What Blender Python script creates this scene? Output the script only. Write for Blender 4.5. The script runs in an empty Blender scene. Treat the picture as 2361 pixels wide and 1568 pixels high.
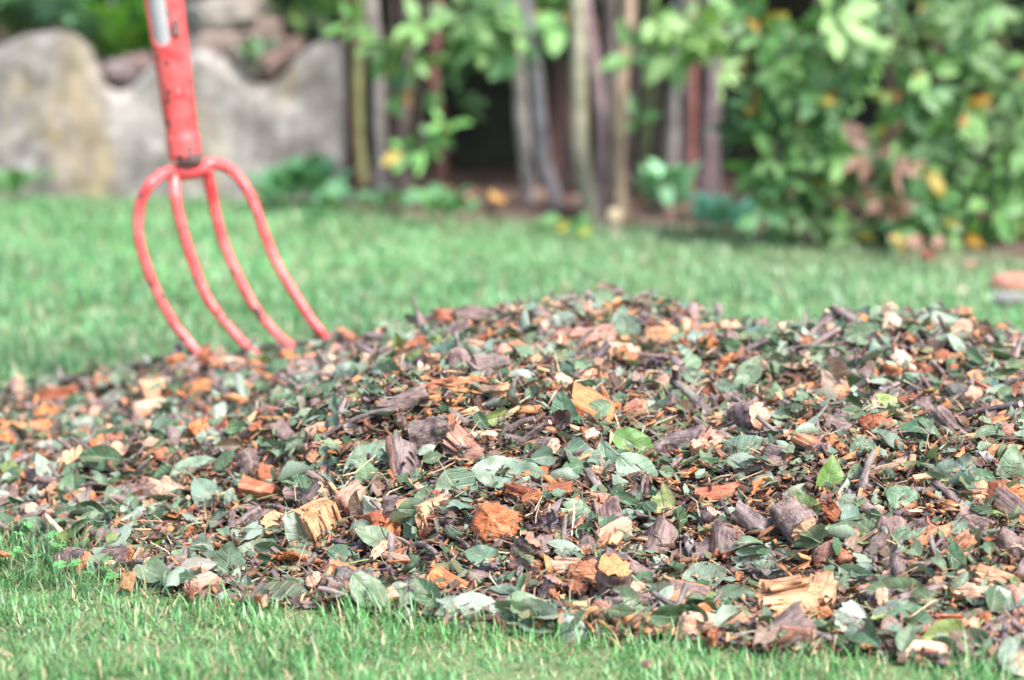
import bpy, math, random
import numpy as np
from mathutils import Vector, Matrix
R = math.radians
rng = np.random.default_rng(7)
random.seed(7)
S = bpy.context.scene
COL = S.collection

# ------------------------------------------------------------------ camera
CAMZ, PITCH, LENS = 0.60, R(8.3), 100.0
cd = bpy.data.cameras.new('camera'); cam = bpy.data.objects.new('camera', cd); COL.objects.link(cam)
cam.location = (0, 0, CAMZ); cam.rotation_euler = (math.pi/2 - PITCH, 0, 0)
cd.lens = LENS; cd.sensor_width = 36; cd.clip_start = 0.05; cd.clip_end = 500
cd.dof.use_dof = True; cd.dof.focus_distance = 2.66; cd.dof.aperture_fstop = 4.2; cd.dof.aperture_blades = 0
S.camera = cam
# ------------------------------------------------------------------ world, sun, exposure
SUN_EL, SUN_AZ = R(48), R(140)      # azimuth measured from +Y towards +X : behind the camera, to the right
w = bpy.data.worlds.new('World'); S.world = w; w.use_nodes = True
nt = w.node_tree; bg = nt.nodes['Background']
sky = nt.nodes.new('ShaderNodeTexSky'); sky.sky_type = 'NISHITA'; sky.sun_disc = False
sky.sun_elevation = SUN_EL; sky.sun_rotation = SUN_AZ
sky.air_density = 1.0; sky.dust_density = 2.0; sky.ozone_density = 1.0
nt.links.new(sky.outputs[0], bg.inputs[0]); bg.inputs[1].default_value = 0.105
sd = bpy.data.lights.new('sun', 'SUN'); sd.energy = 2.6; sd.angle = R(18); sd.color = (1.0, 0.94, 0.89)
so = bpy.data.objects.new('sun', sd); COL.objects.link(so)
dirv = Vector((math.sin(SUN_AZ)*math.cos(SUN_EL), math.cos(SUN_AZ)*math.cos(SUN_EL), math.sin(SUN_EL)))
so.rotation_euler = dirv.to_track_quat('Z', 'Y').to_euler(); so.location = dirv*10
S.view_settings.view_transform = 'Standard'; S.view_settings.look = 'None'
S.view_settings.exposure = 1.66; S.view_settings.gamma = 1.0
S.render.engine = 'CYCLES'
S.render.filter_size = 1.1; S.cycles.max_bounces = 5; S.cycles.transparent_max_bounces = 4

# ------------------------------------------------------------------ pixel helpers (photo seen at 2361 x 1568)
K = 36.0/LENS/2361.0
FW = np.array([0, math.cos(PITCH), -math.sin(PITCH)]); UP = np.array([0, math.sin(PITCH), math.cos(PITCH)]); RT = np.array([1., 0, 0])
CAM = np.array([0, 0, CAMZ])
def ray(u, v): return FW + (u-1180.5)*K*RT - (v-784)*K*UP
def at_Y(u, v, Y):
    d = ray(u, v); return CAM + d*(Y/d[1])
def at_Z(u, v, z=0.0):
    d = ray(u, v); return CAM + d*((z-CAMZ)/d[2])
def project(P):
    q = P - CAM; f = q@FW
    return q@RT/f/K + 1180.5, 784 - q@UP/f/K, f

# ------------------------------------------------------------------ numpy noise
_perm = np.random.default_rng(3).random((64, 64, 64))
def vnoise(p):
    p = np.asarray(p, float); i = np.floor(p).astype(int); f = p - i; f = f*f*(3-2*f); out = 0
    for a in (0, 1):
        for b in (0, 1):
            for c in (0, 1):
                wgt = (f[..., 0] if a else 1-f[..., 0])*(f[..., 1] if b else 1-f[..., 1])*(f[..., 2] if c else 1-f[..., 2])
                out = out + wgt*_perm[(i[..., 0]+a) % 64, (i[..., 1]+b) % 64, (i[..., 2]+c) % 64]
    return out*2-1
def fbm(p, o=4):
    s = 0; a = 1; p = np.asarray(p, float)
    for k in range(o): s = s + a*vnoise(p*2**k + 7.3*k); a *= .5
    return s/1.9

# ------------------------------------------------------------------ mesh helpers
def tris(faces):
    out = []
    for f in faces:
        for k in range(1, len(f)-1): out.append((f[0], f[k], f[k+1]))
    return np.array(out, int)
def proto(v, faces, lp=None, tag=None, col=None):
    v = np.array(v, float)
    return dict(v=v, f=tris(faces), lp=np.array(lp, float) if lp is not None else v.copy(),
                tag=np.zeros(len(v)) if tag is None else np.array(tag, float),
                col=np.ones((len(v), 3)) if col is None else np.array(col, float))
def join(ps):
    off = 0; V, F, L, T, C = [], [], [], [], []
    for p in ps:
        V.append(p['v']); F.append(p['f']+off); L.append(p['lp']); T.append(p['tag']); C.append(p['col']); off += len(p['v'])
    return dict(v=np.concatenate(V), f=np.concatenate(F), lp=np.concatenate(L), tag=np.concatenate(T), col=np.concatenate(C))
def xf(p, M, s=1.0):
    """M 3x3 columns = axes, s scale"""
    q = dict(p); q['v'] = (p['v']*s)@M.T; return q
def shift(p, d):
    q = dict(p); q['v'] = p['v']+np.array(d); return q
def build_mesh(name, p, mat, smooth=True):
    m = bpy.data.meshes.new(name); n = len(p['v']); f = p['f']
    m.vertices.add(n); m.vertices.foreach_set('co', p['v'].astype(np.float32).ravel())
    m.loops.add(f.size); m.loops.foreach_set('vertex_index', f.astype(np.int32).ravel())
    m.polygons.add(len(f)); m.polygons.foreach_set('loop_start', np.arange(0, f.size, 3, dtype=np.int32))
    if smooth: m.polygons.foreach_set('use_smooth', np.ones(len(f), bool))
    a = m.attributes.new('lp', 'FLOAT_VECTOR', 'POINT'); a.data.foreach_set('vector', p['lp'].astype(np.float32).ravel())
    a = m.attributes.new('tag', 'FLOAT', 'POINT'); a.data.foreach_set('value', p['tag'].astype(np.float32))
    c = np.ones((n, 4), np.float32); c[:, :3] = p['col']
    a = m.attributes.new('col', 'FLOAT_COLOR', 'POINT'); a.data.foreach_set('color', c.ravel())
    m.update(calc_edges=True); m.validate()
    m.materials.append(mat); return m
def link(name, mesh, parent=None):
    o = bpy.data.objects.new(name, mesh); COL.objects.link(o)
    if parent: o.parent = parent
    return o
def tag(o, label=None, cat=None, group=None, kind=None):
    if label: o['label'] = label
    if cat: o['category'] = cat
    if group: o['group'] = group
    if kind: o['kind'] = kind
    return o
def empty(name, loc, label, cat, group=None):
    o = bpy.data.objects.new(name, None); COL.objects.link(o); o.location = loc; o.empty_display_size = .05
    return tag(o, label, cat, group)
def part(name, p, mat, parent, label=None, smooth=True):
    """world-space proto -> child of parent"""
    q = dict(p); q['v'] = p['v'] - np.array(parent_world(parent)); o = link(name, build_mesh(name, q, mat, smooth), parent)
    if label: o['label'] = label
    return o
def parent_world(o):
    l = Vector(o.location)
    while o.parent: o = o.parent; l += o.location
    return tuple(l)
def merge(protos, inst):
    """inst: list of (k, loc, M, s, col)"""
    ps = []
    by = {}
    for it in inst: by.setdefault(it[0], []).append(it)
    for k, its in by.items():
        p = protos[k]; nv = len(p['v']); N = len(its)
        M = np.array([i[2]*i[3] for i in its]); L = np.array([i[1] for i in its]); C = np.array([i[4] for i in its])
        V = np.einsum('nij,vj->nvi', M, p['v']) + L[:, None, :]
        lp = np.repeat(p['lp'][None], N, 0) + rng.random((N, 1, 1))*np.array([0, 0, 20.0])
        ps.append(dict(v=V.reshape(-1, 3), f=(p['f'][None]+np.arange(N)[:, None, None]*nv).reshape(-1, 3),
                       lp=lp.reshape(-1, 3), tag=np.tile(p['tag'], N), col=(p['col'][None]*C[:, None, :]).reshape(-1, 3)))
    return join(ps)
def unit(a): a = np.asarray(a, float); return a/np.linalg.norm(a)
def basis(x, n):
    """columns: x (long axis), y, z (~n)"""
    x = unit(x); y = unit(np.cross(n, x)); z = np.cross(x, y); return np.array([x, y, z]).T
def rand_rot(n, tilt):
    a = rng.random()*6.283; t = np.array([math.cos(a), math.sin(a), 0])
    nn = unit(np.asarray(n) + tilt*rng.normal(size=3)); 
    x = t - nn*(t@nn)
    if np.linalg.norm(x) < .05: x = np.cross(nn, [0, 1, 0.1])
    return basis(x, nn)
def tube(pts, rad, k=10, caps=True, seed=0., rough=0.0, tagside=0., tagcap=1., colr=(1, 1, 1), squash=None):
    pts = np.array(pts, float); n = len(pts); rad = np.broadcast_to(np.array(rad, float), (n,))
    T = np.gradient(pts, axis=0); T /= np.linalg.norm(T, axis=1)[:, None]
    ref = np.array([0, 0, 1.]) if abs(T[0][2]) < .8 else np.array([1., 0, 0])
    V, LP = [], []; A = np.linspace(0, 2*math.pi, k, endpoint=False); s = 0
    N = unit(np.cross(T[0], ref))
    for i in range(n):
        N = unit(N - T[i]*(N@T[i])); B = np.cross(T[i], N)
        if i: s += np.linalg.norm(pts[i]-pts[i-1])
        r = rad[i]*(1 + rough*vnoise(np.stack([np.cos(A)*1.5+seed, np.sin(A)*1.5+seed*2, np.full(k, s/ max(rad[0], 1e-4)*.35)], -1)))
        ca = np.cos(A)*r; sa = np.sin(A)*r*(1 if squash is None else squash)
        V += list(pts[i] + ca[:, None]*N + sa[:, None]*B)
        LP += [(s, c_, s_) for c_, s_ in zip(ca, sa)]
    F = [(i*k+j, i*k+(j+1) % k, (i+1)*k+(j+1) % k, (i+1)*k+j) for i in range(n-1) for j in range(k)]
    TG = [tagside]*len(V)
    if caps:
        for e, rv in ((0, True), (n-1, False)):
            b = len(V); ring = [V[e*k+j] for j in range(k)]; V += ring; LP += [LP[e*k+j] for j in range(k)]; TG += [tagcap]*k
            V.append(np.mean(ring, axis=0)); LP.append((LP[e*k][0], 0, 0)); TG.append(tagcap)
            for j in range(k):
                q = (b+j, b+(j+1) % k, b+k); F.append(q[::-1] if not rv else q)
    return proto(V, F, LP, TG, np.tile(np.array(colr, float), (len(V), 1)))

# ------------------------------------------------------------------ materials
def newmat(name):
    m = bpy.data.materials.new(name); m.use_nodes = True; nt = m.node_tree
    for n in list(nt.nodes): nt.nodes.remove(n)
    out = nt.nodes.new('ShaderNodeOutputMaterial'); b = nt.nodes.new('ShaderNodeBsdfPrincipled')
    nt.links.new(b.outputs[0], out.inputs[0]); return m, nt, b, out
class G:
    def __init__(s, nt): s.nt = nt
    def n(s, t, **kw):
        x = s.nt.nodes.new(t)
        for k, v in kw.items(): setattr(x, k, v)
        return x
    def set(s, sock, v):
        if isinstance(v, bpy.types.NodeSocket): s.nt.links.new(v, sock)
        else: sock.default_value = v
    def attr(s, name, o): a = s.n('ShaderNodeAttribute', attribute_name=name); return a.outputs[o]
    def math(s, op, a, b=0.0, clamp=False):
        m = s.n('ShaderNodeMath', operation=op, use_clamp=clamp); s.set(m.inputs[0], a); s.set(m.inputs[1], b); return m.outputs[0]
    def vmath(s, op, a, b):
        m = s.n('ShaderNodeVectorMath', operation=op); s.set(m.inputs[0], a); s.set(m.inputs[1], b); return m.outputs[0]
    def mix(s, f, a, b, blend='MIX'):
        m = s.n('ShaderNodeMix', data_type='RGBA', blend_type=blend); s.set(m.inputs[0], f)
        s.set(m.inputs[6], a if isinstance(a, bpy.types.NodeSocket) else (*a, 1)); s.set(m.inputs[7], b if isinstance(b, bpy.types.NodeSocket) else (*b, 1)); return m.outputs[2]
    def noise(s, vec, scale, detail=4, rough=.6):
        m = s.n('ShaderNodeTexNoise'); s.set(m.inputs['Vector'], vec); m.inputs['Scale'].default_value = scale
        m.inputs['Detail'].default_value = detail; m.inputs['Roughness'].default_value = rough; return m.outputs[0]
    def ramp(s, f, a, b, c0=0., c1=1.):
        m = s.n('ShaderNodeMapRange', clamp=True); s.set(m.inputs[0], f); m.inputs[1].default_value = a; m.inputs[2].default_value = b
        m.inputs[3].default_value = c0; m.inputs[4].default_value = c1; return m.outputs[0]
    def bump(s, h, strength, dist, b):
        m = s.n('ShaderNodeBump'); s.set(m.inputs['Height'], h); m.inputs['Strength'].default_value = strength; m.inputs['Distance'].default_value = dist
        s.nt.links.new(m.outputs[0], b.inputs['Normal'])
    def sep(s, v): m = s.n('ShaderNodeSeparateXYZ'); s.set(m.inputs[0], v); return m.outputs
def tinted(g):
    oi = g.n('ShaderNodeObjectInfo'); return g.mix(1.0, g.attr('col', 'Color'), oi.outputs['Color'], 'MULTIPLY'), oi
def lpvec(g, oi, scale=(1, 1, 1)):
    lp = g.attr('lp', 'Vector'); r = g.n('ShaderNodeCombineXYZ'); g.set(r.inputs[2], g.math('MULTIPLY', oi.outputs['Random'], 17.0))
    return g.vmath('ADD', g.vmath('MULTIPLY', lp, scale), r.outputs[0]), lp

def mat_leaf(name, trans=.12, speck=1.0, veins=True, rough=.46, back=.45, serr=1.0):
    m, nt, b, out = newmat(name); g = G(nt); base, oi = tinted(g); v, lp = lpvec(g, oi, (1, .4, 1)); x, y, z = g.sep(lp)[:3]
    blotch = g.noise(v, 3.5, 3); c = g.mix(g.ramp(blotch, .46, .66, 0, .6 if speck else .12), base, (.13, .10, .055), 'MIX')
    c = g.mix(g.ramp(g.noise(v, 9, 2), .35, .65, 0, .35), c, g.mix(1.0, base, (1.5, 1.5, 1.5), 'MULTIPLY'))
    if veins:
        ay = g.math('ABSOLUTE', y); mid = g.ramp(ay, .03, .10, 1, 0)
        sv = g.math('SINE', g.math('MULTIPLY', g.math('SUBTRACT', x, g.math('MULTIPLY', ay, .16)), 46.0)); sv = g.ramp(sv, .72, 1.0, 0, .55)
        vv = g.math('MAXIMUM', mid, sv); c = g.mix(g.math('MULTIPLY', vv, .5), c, (.30, .36, .24))
        g.bump(g.math('MULTIPLY', vv, -1.0), .5, .0015, b)
    geo = g.n('ShaderNodeNewGeometry')
    pale = g.mix(back, c, (.30, .36, .30)); c = g.mix(geo.outputs['Backfacing'], c, pale)
    if speck: c = g.mix(g.math('MULTIPLY', g.ramp(g.noise(v, 26, 2, .5), .64, .70), .75*speck), c, (.09, .045, .03))
    g.set(b.inputs['Base Color'], c); b.inputs['Roughness'].default_value = rough
    if trans:
        t = g.n('ShaderNodeBsdfTranslucent'); g.set(t.inputs[0], g.mix(1.0, c, (1.1, 1.25, .5), 'MULTIPLY')); mx = g.n('ShaderNodeMixShader'); mx.inputs[0].default_value = trans
        nt.links.new(b.outputs[0], mx.inputs[1]); nt.links.new(t.outputs[0], mx.inputs[2]); nt.links.new(mx.outputs[0], out.inputs[0])
    return m
def mat_wood(name, moss=.35):
    m, nt, b, out = newmat(name); g = G(nt); base, oi = tinted(g); v, lp = lpvec(g, oi, (45, 420, 420)); tg = g.attr('tag', 'Fac')
    base = g.mix(1.0, base, (1.0, .95, 1.04), 'MULTIPLY'); fib = g.noise(v, 1.0, 4, .65); v2, _ = lpvec(g, oi, (60, 60, 60)); big = g.noise(v2, 1.0, 4)
    wood = g.mix(g.ramp(fib, .34, .54), g.mix(1.0, base, (.42, .30, .25), 'MULTIPLY'), base)
    wood = g.mix(g.ramp(big, .52, .66, 0, .7), wood, g.mix(1.0, base, (.62, .42, .34), 'MULTIPLY'))
    wood = g.mix(g.ramp(big, .46, .34, 0, .6), wood, g.mix(.55, base, (.72, .50, .30)))
    v4, _ = lpvec(g, oi, (420, 420, 420)); wood = g.mix(g.ramp(g.noise(v4, 1, 2), .62, .70, 0, .6), wood, (.09, .05, .03))
    bark = g.mix(g.ramp(g.math('ADD', g.math('MULTIPLY', big, .6), g.math('MULTIPLY', fib, .4)), .40, .60), (.085, .06, .062), (.38, .335, .335)); v3, _ = lpvec(g, oi, (160, 160, 160))
    bark = g.mix(1.0, bark, g.mix(.5, base, (1, 1, 1)), 'MULTIPLY')
    bark = g.mix(g.ramp(g.noise(v3, .5, 3), .58, .70, 0, moss), bark, (.16, .22, .13)); bark = g.mix(g.ramp(g.noise(v3, 1.1, 3), .62, .72, 0, .6), bark, (.33, .32, .28))
    c = g.mix(g.ramp(tg, .4, .6), bark, wood); g.set(b.inputs['Base Color'], c); b.inputs['Roughness'].default_value = .72
    g.bump(g.math('ADD', fib, big), .9, .003, b); return m
def mat_plain(name, rough=.6, var=.5, scale=60., trans=0., bump=0., bd=.002):
    m, nt, b, out = newmat(name); g = G(nt); base, oi = tinted(g); tc = g.n('ShaderNodeTexCoord'); nz = g.noise(tc.outputs['Object'], scale, 4)
    c = g.mix(g.ramp(nz, .35, .65, 0, var), base, g.mix(1.0, base, (.45, .42, .42), 'MULTIPLY')); g.set(b.inputs['Base Color'], c); b.inputs['Roughness'].default_value = rough
    if bump: g.bump(nz, bump, bd, b)
    if trans:
        t = g.n('ShaderNodeBsdfTranslucent'); g.set(t.inputs[0], c); mx = g.n('ShaderNodeMixShader'); mx.inputs[0].default_value = trans
        nt.links.new(b.outputs[0], mx.inputs[1]); nt.links.new(t.outputs[0], mx.inputs[2]); nt.links.new(mx.outputs[0], out.inputs[0])
    return m
M_leaf = mat_leaf('litter_leaf')
M_dead = mat_leaf('dried_leaf', trans=.03, speck=.6, rough=.6, back=.15)
M_shrub = mat_leaf('shrub_leaf', trans=.25, speck=0, rough=.48, back=.12)
M_wood = mat_wood('shredded_wood'); M_moss = mat_wood('mossy_wood', .95)
M_crumb = mat_plain('crumbs', .8, .5, 300)
M_grass = mat_plain('grass_blades', .42, .0, 10, trans=.3)
M_bark = mat_plain('shrub_bark', .8, .8, 25, bump=.6, bd=.004)

def mat_ground(name, a, b_, c_, sc):
    m, nt, b, out = newmat(name); g = G(nt); tc = g.n('ShaderNodeTexCoord'); o = tc.outputs['Object']
    c = g.mix(g.ramp(g.noise(o, sc, 6), .35, .65), a, b_); c = g.mix(g.ramp(g.noise(o, sc*6, 4), .5, .72), c, c_)
    g.set(b.inputs['Base Color'], c); b.inputs['Roughness'].default_value = .95; g.bump(g.noise(o, sc*8, 5), .8, .01, b); return m
M_lawn = mat_ground('lawn_soil', (.09, .17, .06), (.16, .22, .09), (.22, .18, .10), 9)
M_soil = mat_ground('bed_soil', (.075, .045, .038), (.13, .08, .065), (.24, .15, .11), 14)

def mat_wall():
    m, nt, b, out = newmat('weathered_stone'); g = G(nt); tc = g.n('ShaderNodeTexCoord'); o = tc.outputs['Object']
    x, y, z = g.sep(o)[:3]
    c = g.mix(g.ramp(g.noise(o, 5, 6, .65), .36, .62), (.165, .15, .142), (.37, .345, .32))
    c = g.mix(g.ramp(g.noise(g.vmath('MULTIPLY', o, (1, 1, .5)), 7, 4), .52, .66, 0, .65), c, (.38, .29, .15))
    c = g.mix(g.ramp(g.noise(g.vmath('ADD', o, (4, 2, 1)), 11, 4), .55, .68, 0, .75), c, (.10, .09, .08))
    c = g.mix(g.ramp(g.noise(g.vmath('ADD', o, (9, 2, 1)), 9, 3), .60, .72, 0, .8), c, (.42, .41, .41))
    c = g.mix(g.math('MULTIPLY', g.ramp(z, .20, .36), g.ramp(g.noise(o, 16, 4), .40, .56, 0, .75)), c, (.10, .10, .07))
    c = g.mix(g.ramp(g.noise(g.vmath('MULTIPLY', o, (1, 1, .22)), 16, 3), .50, .64, 0, .7), c, (.13, .115, .105))
    c = g.mix(g.ramp(g.noise(g.vmath('ADD', o, (5, 5, 5)), 22, 3), .58, .68, 0, .8), c, (.45, .43, .42))
    g.set(b.inputs['Base Color'], c); b.inputs['Roughness'].default_value = .9; g.bump(g.noise(o, 30, 6), .8, .012, b); return m
M_wall = mat_wall()
M_rub = mat_plain('rubble_stone', .85, .7, 18, bump=.6, bd=.01)

def mat_fork():
    m, nt, b, out = newmat('red_paint'); g = G(nt); tc = g.n('ShaderNodeTexCoord'); o = tc.outputs['Object']
    c = g.mix(g.ramp(g.noise(o, 22, 5, .6), .35, .68), (.60, .035, .042), (.76, .165, .16))
    sc = g.ramp(g.noise(g.vmath('MULTIPLY', o, (1, 1, .35)), 55, 4, .65), .60, .68); c = g.mix(g.math('MULTIPLY', sc, .6), c, (.80, .42, .40))
    worn = g.ramp(g.noise(g.vmath('ADD', o, (3, 1, 7)), 75, 4, .55), .61, .63)
    worn2 = g.ramp(g.noise(g.vmath('ADD', o, (1.3, 4, 2)), 160, 2, .5), .70, .715)
    mk = g.math('MAXIMUM', worn, worn2); c = g.mix(mk, c, (.075, .05, .048)); g.set(b.inputs['Base Color'], c)
    g.set(b.inputs['Roughness'], g.ramp(mk, 0, 1, .30, .7)); g.bump(g.math('SUBTRACT', g.noise(o, 60, 4), mk), .25, .001, b); return m
M_red = mat_fork()
M_handle = mat_plain('aluminium_handle', .42, .35, 14)
M_rust = mat_plain('rusted_steel', .7, .6, 90, bump=.5)

# ------------------------------------------------------------------ heap height field
CTRL = []   # (x, y, z)
def cp(u, v, Y):
    q = at_Y(u, v, Y); CTRL.append((q[0], q[1], q[2]))
for u, v in ((0, 1205), (120, 1255), (250, 1325), (400, 1362), (560, 1390), (750, 1400), (1000, 1425), (1250, 1445), (1500, 1470), (1750, 1490), (2050, 1515), (2361, 1535)):
    q = at_Z(u, v); CTRL.append((q[0], q[1], 0.0))
for x, y in ((.62, 2.24), (.85, 2.3), (1.02, 2.5), (1.12, 2.8), (1.1, 3.2), (.98, 3.6), (.7, 3.85), (.35, 3.95), (0, 3.95), (-.22, 3.92), (-.42, 3.84), (-.56, 3.72), (-.68, 3.55), (-.74, 3.3), (-.70, 3.05), (-.60, 2.86)):
    CTRL.append((x, y, 0.0))
BOUND = np.array([c[:2] for c in CTRL])
order = np.argsort(np.arctan2(BOUND[:, 1]-3.05, BOUND[:, 0]-.2)); BOUND = BOUND[order]
for a in ((20, 1015, 3.36), (110, 985, 3.40), (220, 935, 3.45), (330, 895, 3.5), (450, 850, 3.52), (580, 840, 3.5), (680, 832, 3.45), (760, 814, 3.42), (880, 784, 3.38), (1000, 747, 3.36),
          (1100, 737, 3.33), (1250, 722, 3.33), (1400, 712, 3.33), (1520, 714, 3.32), (1650, 744, 3.3), (1800, 770, 3.28), (1950, 732, 3.28), (2100, 712, 3.25), (2200, 777, 3.2), (2361, 832, 3.15),
          (2310, 815, 3.2), (2361, 850, 3.1), (2440, 900, 3.1), (900, 925, 2.86), (1100, 915, 2.84), (1300, 905, 2.82), (1500, 955, 2.86), (1750, 960, 2.86), (2100, 945, 2.82), (2300, 980, 2.8),
          (1200, 1150, 2.63), (1600, 1180, 2.6), (2000, 1180, 2.58), (800, 1180, 2.68), (450, 1120, 2.86), (150, 1080, 3.0), (300, 1230, 2.79),
          (600, 985, 2.96), (700, 900, 3.1), (1200, 830, 3.05), (1700, 850, 3.05), (2100, 840, 3.02), (1400, 1330, 2.5), (2000, 1370, 2.42), (900, 1310, 2.55)):
    cp(*a)
for x, y, z in ((.6, 2.8, .11), (.8, 3.0, .07), (.5, 3.45, .085), (.75, 3.4, .04), (.2, 3.65, .08), (-.1, 3.65, .07), (-.35, 3.68, .03)): CTRL.append((x, y, z))
CT = np.array(CTRL)
def tps(r): return np.where(r > 0, r*r*np.log(r+1e-12), 0)
n = len(CT); Kx = tps(np.linalg.norm(CT[:, None, :2]-CT[None, :, :2], axis=2)) + np.eye(n)*2e-3
P = np.c_[np.ones(n), CT[:, :2]]; A = np.block([[Kx, P], [P.T, np.zeros((3, 3))]])
sol = np.linalg.solve(A, np.r_[CT[:, 2], np.zeros(3)])
GX0, GY0, GS = -.95, 2.05, .01; NX, NY = 231, 201
gx = GX0+np.arange(NX)*GS; gy = GY0+np.arange(NY)*GS; XX, YY = np.meshgrid(gx, gy, indexing='ij')
def sdist(x, y):
    """+ inside the heap outline"""
    Q = np.stack([x, y], -1); d = np.full(x.shape, 9.); ins = np.zeros(x.shape, bool); nb = len(BOUND)
    for i in range(nb):
        a, b = BOUND[i], BOUND[(i+1) % nb]; e = b-a; t = np.clip(((Q-a)@e)/(e@e), 0, 1); d = np.minimum(d, np.linalg.norm(Q-a-t[..., None]*e, axis=-1))
        c = ((a[1] > y) != (b[1] > y)) & (x < (b[0]-a[0])*(y-a[1])/(b[1]-a[1]+1e-12)+a[0]); ins ^= c
    return np.where(ins, d, -d)
SD = sdist(XX, YY) + .018*vnoise(np.stack([XX*14, YY*14, XX*0], -1))
r = np.sqrt((XX[..., None]-CT[:, 0])**2+(YY[..., None]-CT[:, 1])**2)
HH = tps(r)@sol[:n] + sol[n] + sol[n+1]*XX + sol[n+2]*YY
nz = fbm(np.stack([XX*9, YY*9, XX*0], -1), 4)
HH = np.maximum(HH, .012)*np.clip(SD/.035, 0, 1)**.7 + nz*.016*np.clip(SD/.1, 0, 1) + .016*np.clip(SD/.12, 0, 1)*vnoise(np.stack([XX*7+3, YY*7, XX*0+5], -1))
HH = np.where(SD > 0, np.maximum(HH, 0.002), -0.02) - .008
GRY, GRX = np.gradient(HH, GS)[1], np.gradient(HH, GS)[0]
def samp(Ar, x, y):
    i = np.clip((np.asarray(x)-GX0)/GS, 0, NX-1.01); j = np.clip((np.asarray(y)-GY0)/GS, 0, NY-1.01); a = i.astype(int); b = j.astype(int); i = i-a; j = j-b
    return Ar[a, b]*(1-i)*(1-j)+Ar[a+1, b]*i*(1-j)+Ar[a, b+1]*(1-i)*j+Ar[a+1, b+1]*i*j
def hnorm(x, y): return unit([-float(samp(GRX, x, y)), -float(samp(GRY, x, y)), 1.0])
def on_pile(u, v):
    d = ray(u, v); best = None
    for t in np.arange(1.9, 3.62, .004):
        q = CAM+d*t/d[1]; g = q[2]-max(0, float(samp(HH, q[0], q[1])))
        if g <= 0: return q
        if samp(SD, q[0], q[1]) > .04 and (best is None or g < best[0]): best = (g, q)
    q = best[1].copy(); q[2] -= best[0]*.6; return q

# ------------------------------------------------------------------ setting: ground, bed
BEDL = [(-4, 6.34), (-1.15, 6.30), (-.42, 6.26), (-.36, 6.05), (-.1, 5.85), (.2, 5.75), (.45, 5.65), (.62, 5.35), (.8, 5.2), (1.1, 5.0), (1.5, 4.85), (4, 4.5)]
bx, by = np.array(BEDL).T
def bed_y(x): return np.interp(x, bx, by)
def sheet(name, x0, x1, y0, y1, nx, ny, zf, mat, label_kind='structure'):
    X, Yg = np.meshgrid(np.linspace(x0, x1, nx), np.linspace(y0, y1, ny), indexing='ij'); Z = zf(X, Yg)
    V = np.stack([X, Yg, Z], -1).reshape(-1, 3); F = [(i*ny+j, (i+1)*ny+j, (i+1)*ny+j+1, i*ny+j+1) for i in range(nx-1) for j in range(ny-1)]
    o = link(name, build_mesh(name, proto(V, F), mat)); o['kind'] = label_kind; return o
gm = sheet('ground', -60, 60, -40, 80, 2, 2, lambda x, y: x*0-.03, M_lawn)
def lawnz(x, y): return .008*vnoise(np.stack([x*3, y*3, x*0], -1)) - .006
lawn = sheet('lawn', -4, 4, .5, 8, 120, 110, lawnz, M_lawn)
def soilz(x, y):
    t = np.clip((y - bed_y(x)+.05*vnoise(np.stack([x*9, y*9, x*0], -1)))/.12, 0, 1); return -.03 + t*.045 + t*.012*fbm(np.stack([x*12, y*12, x*0], -1), 4)
soil = sheet('flower_bed_soil', -4, 4, 4.4, 9, 200, 140, soilz, M_soil)

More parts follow.
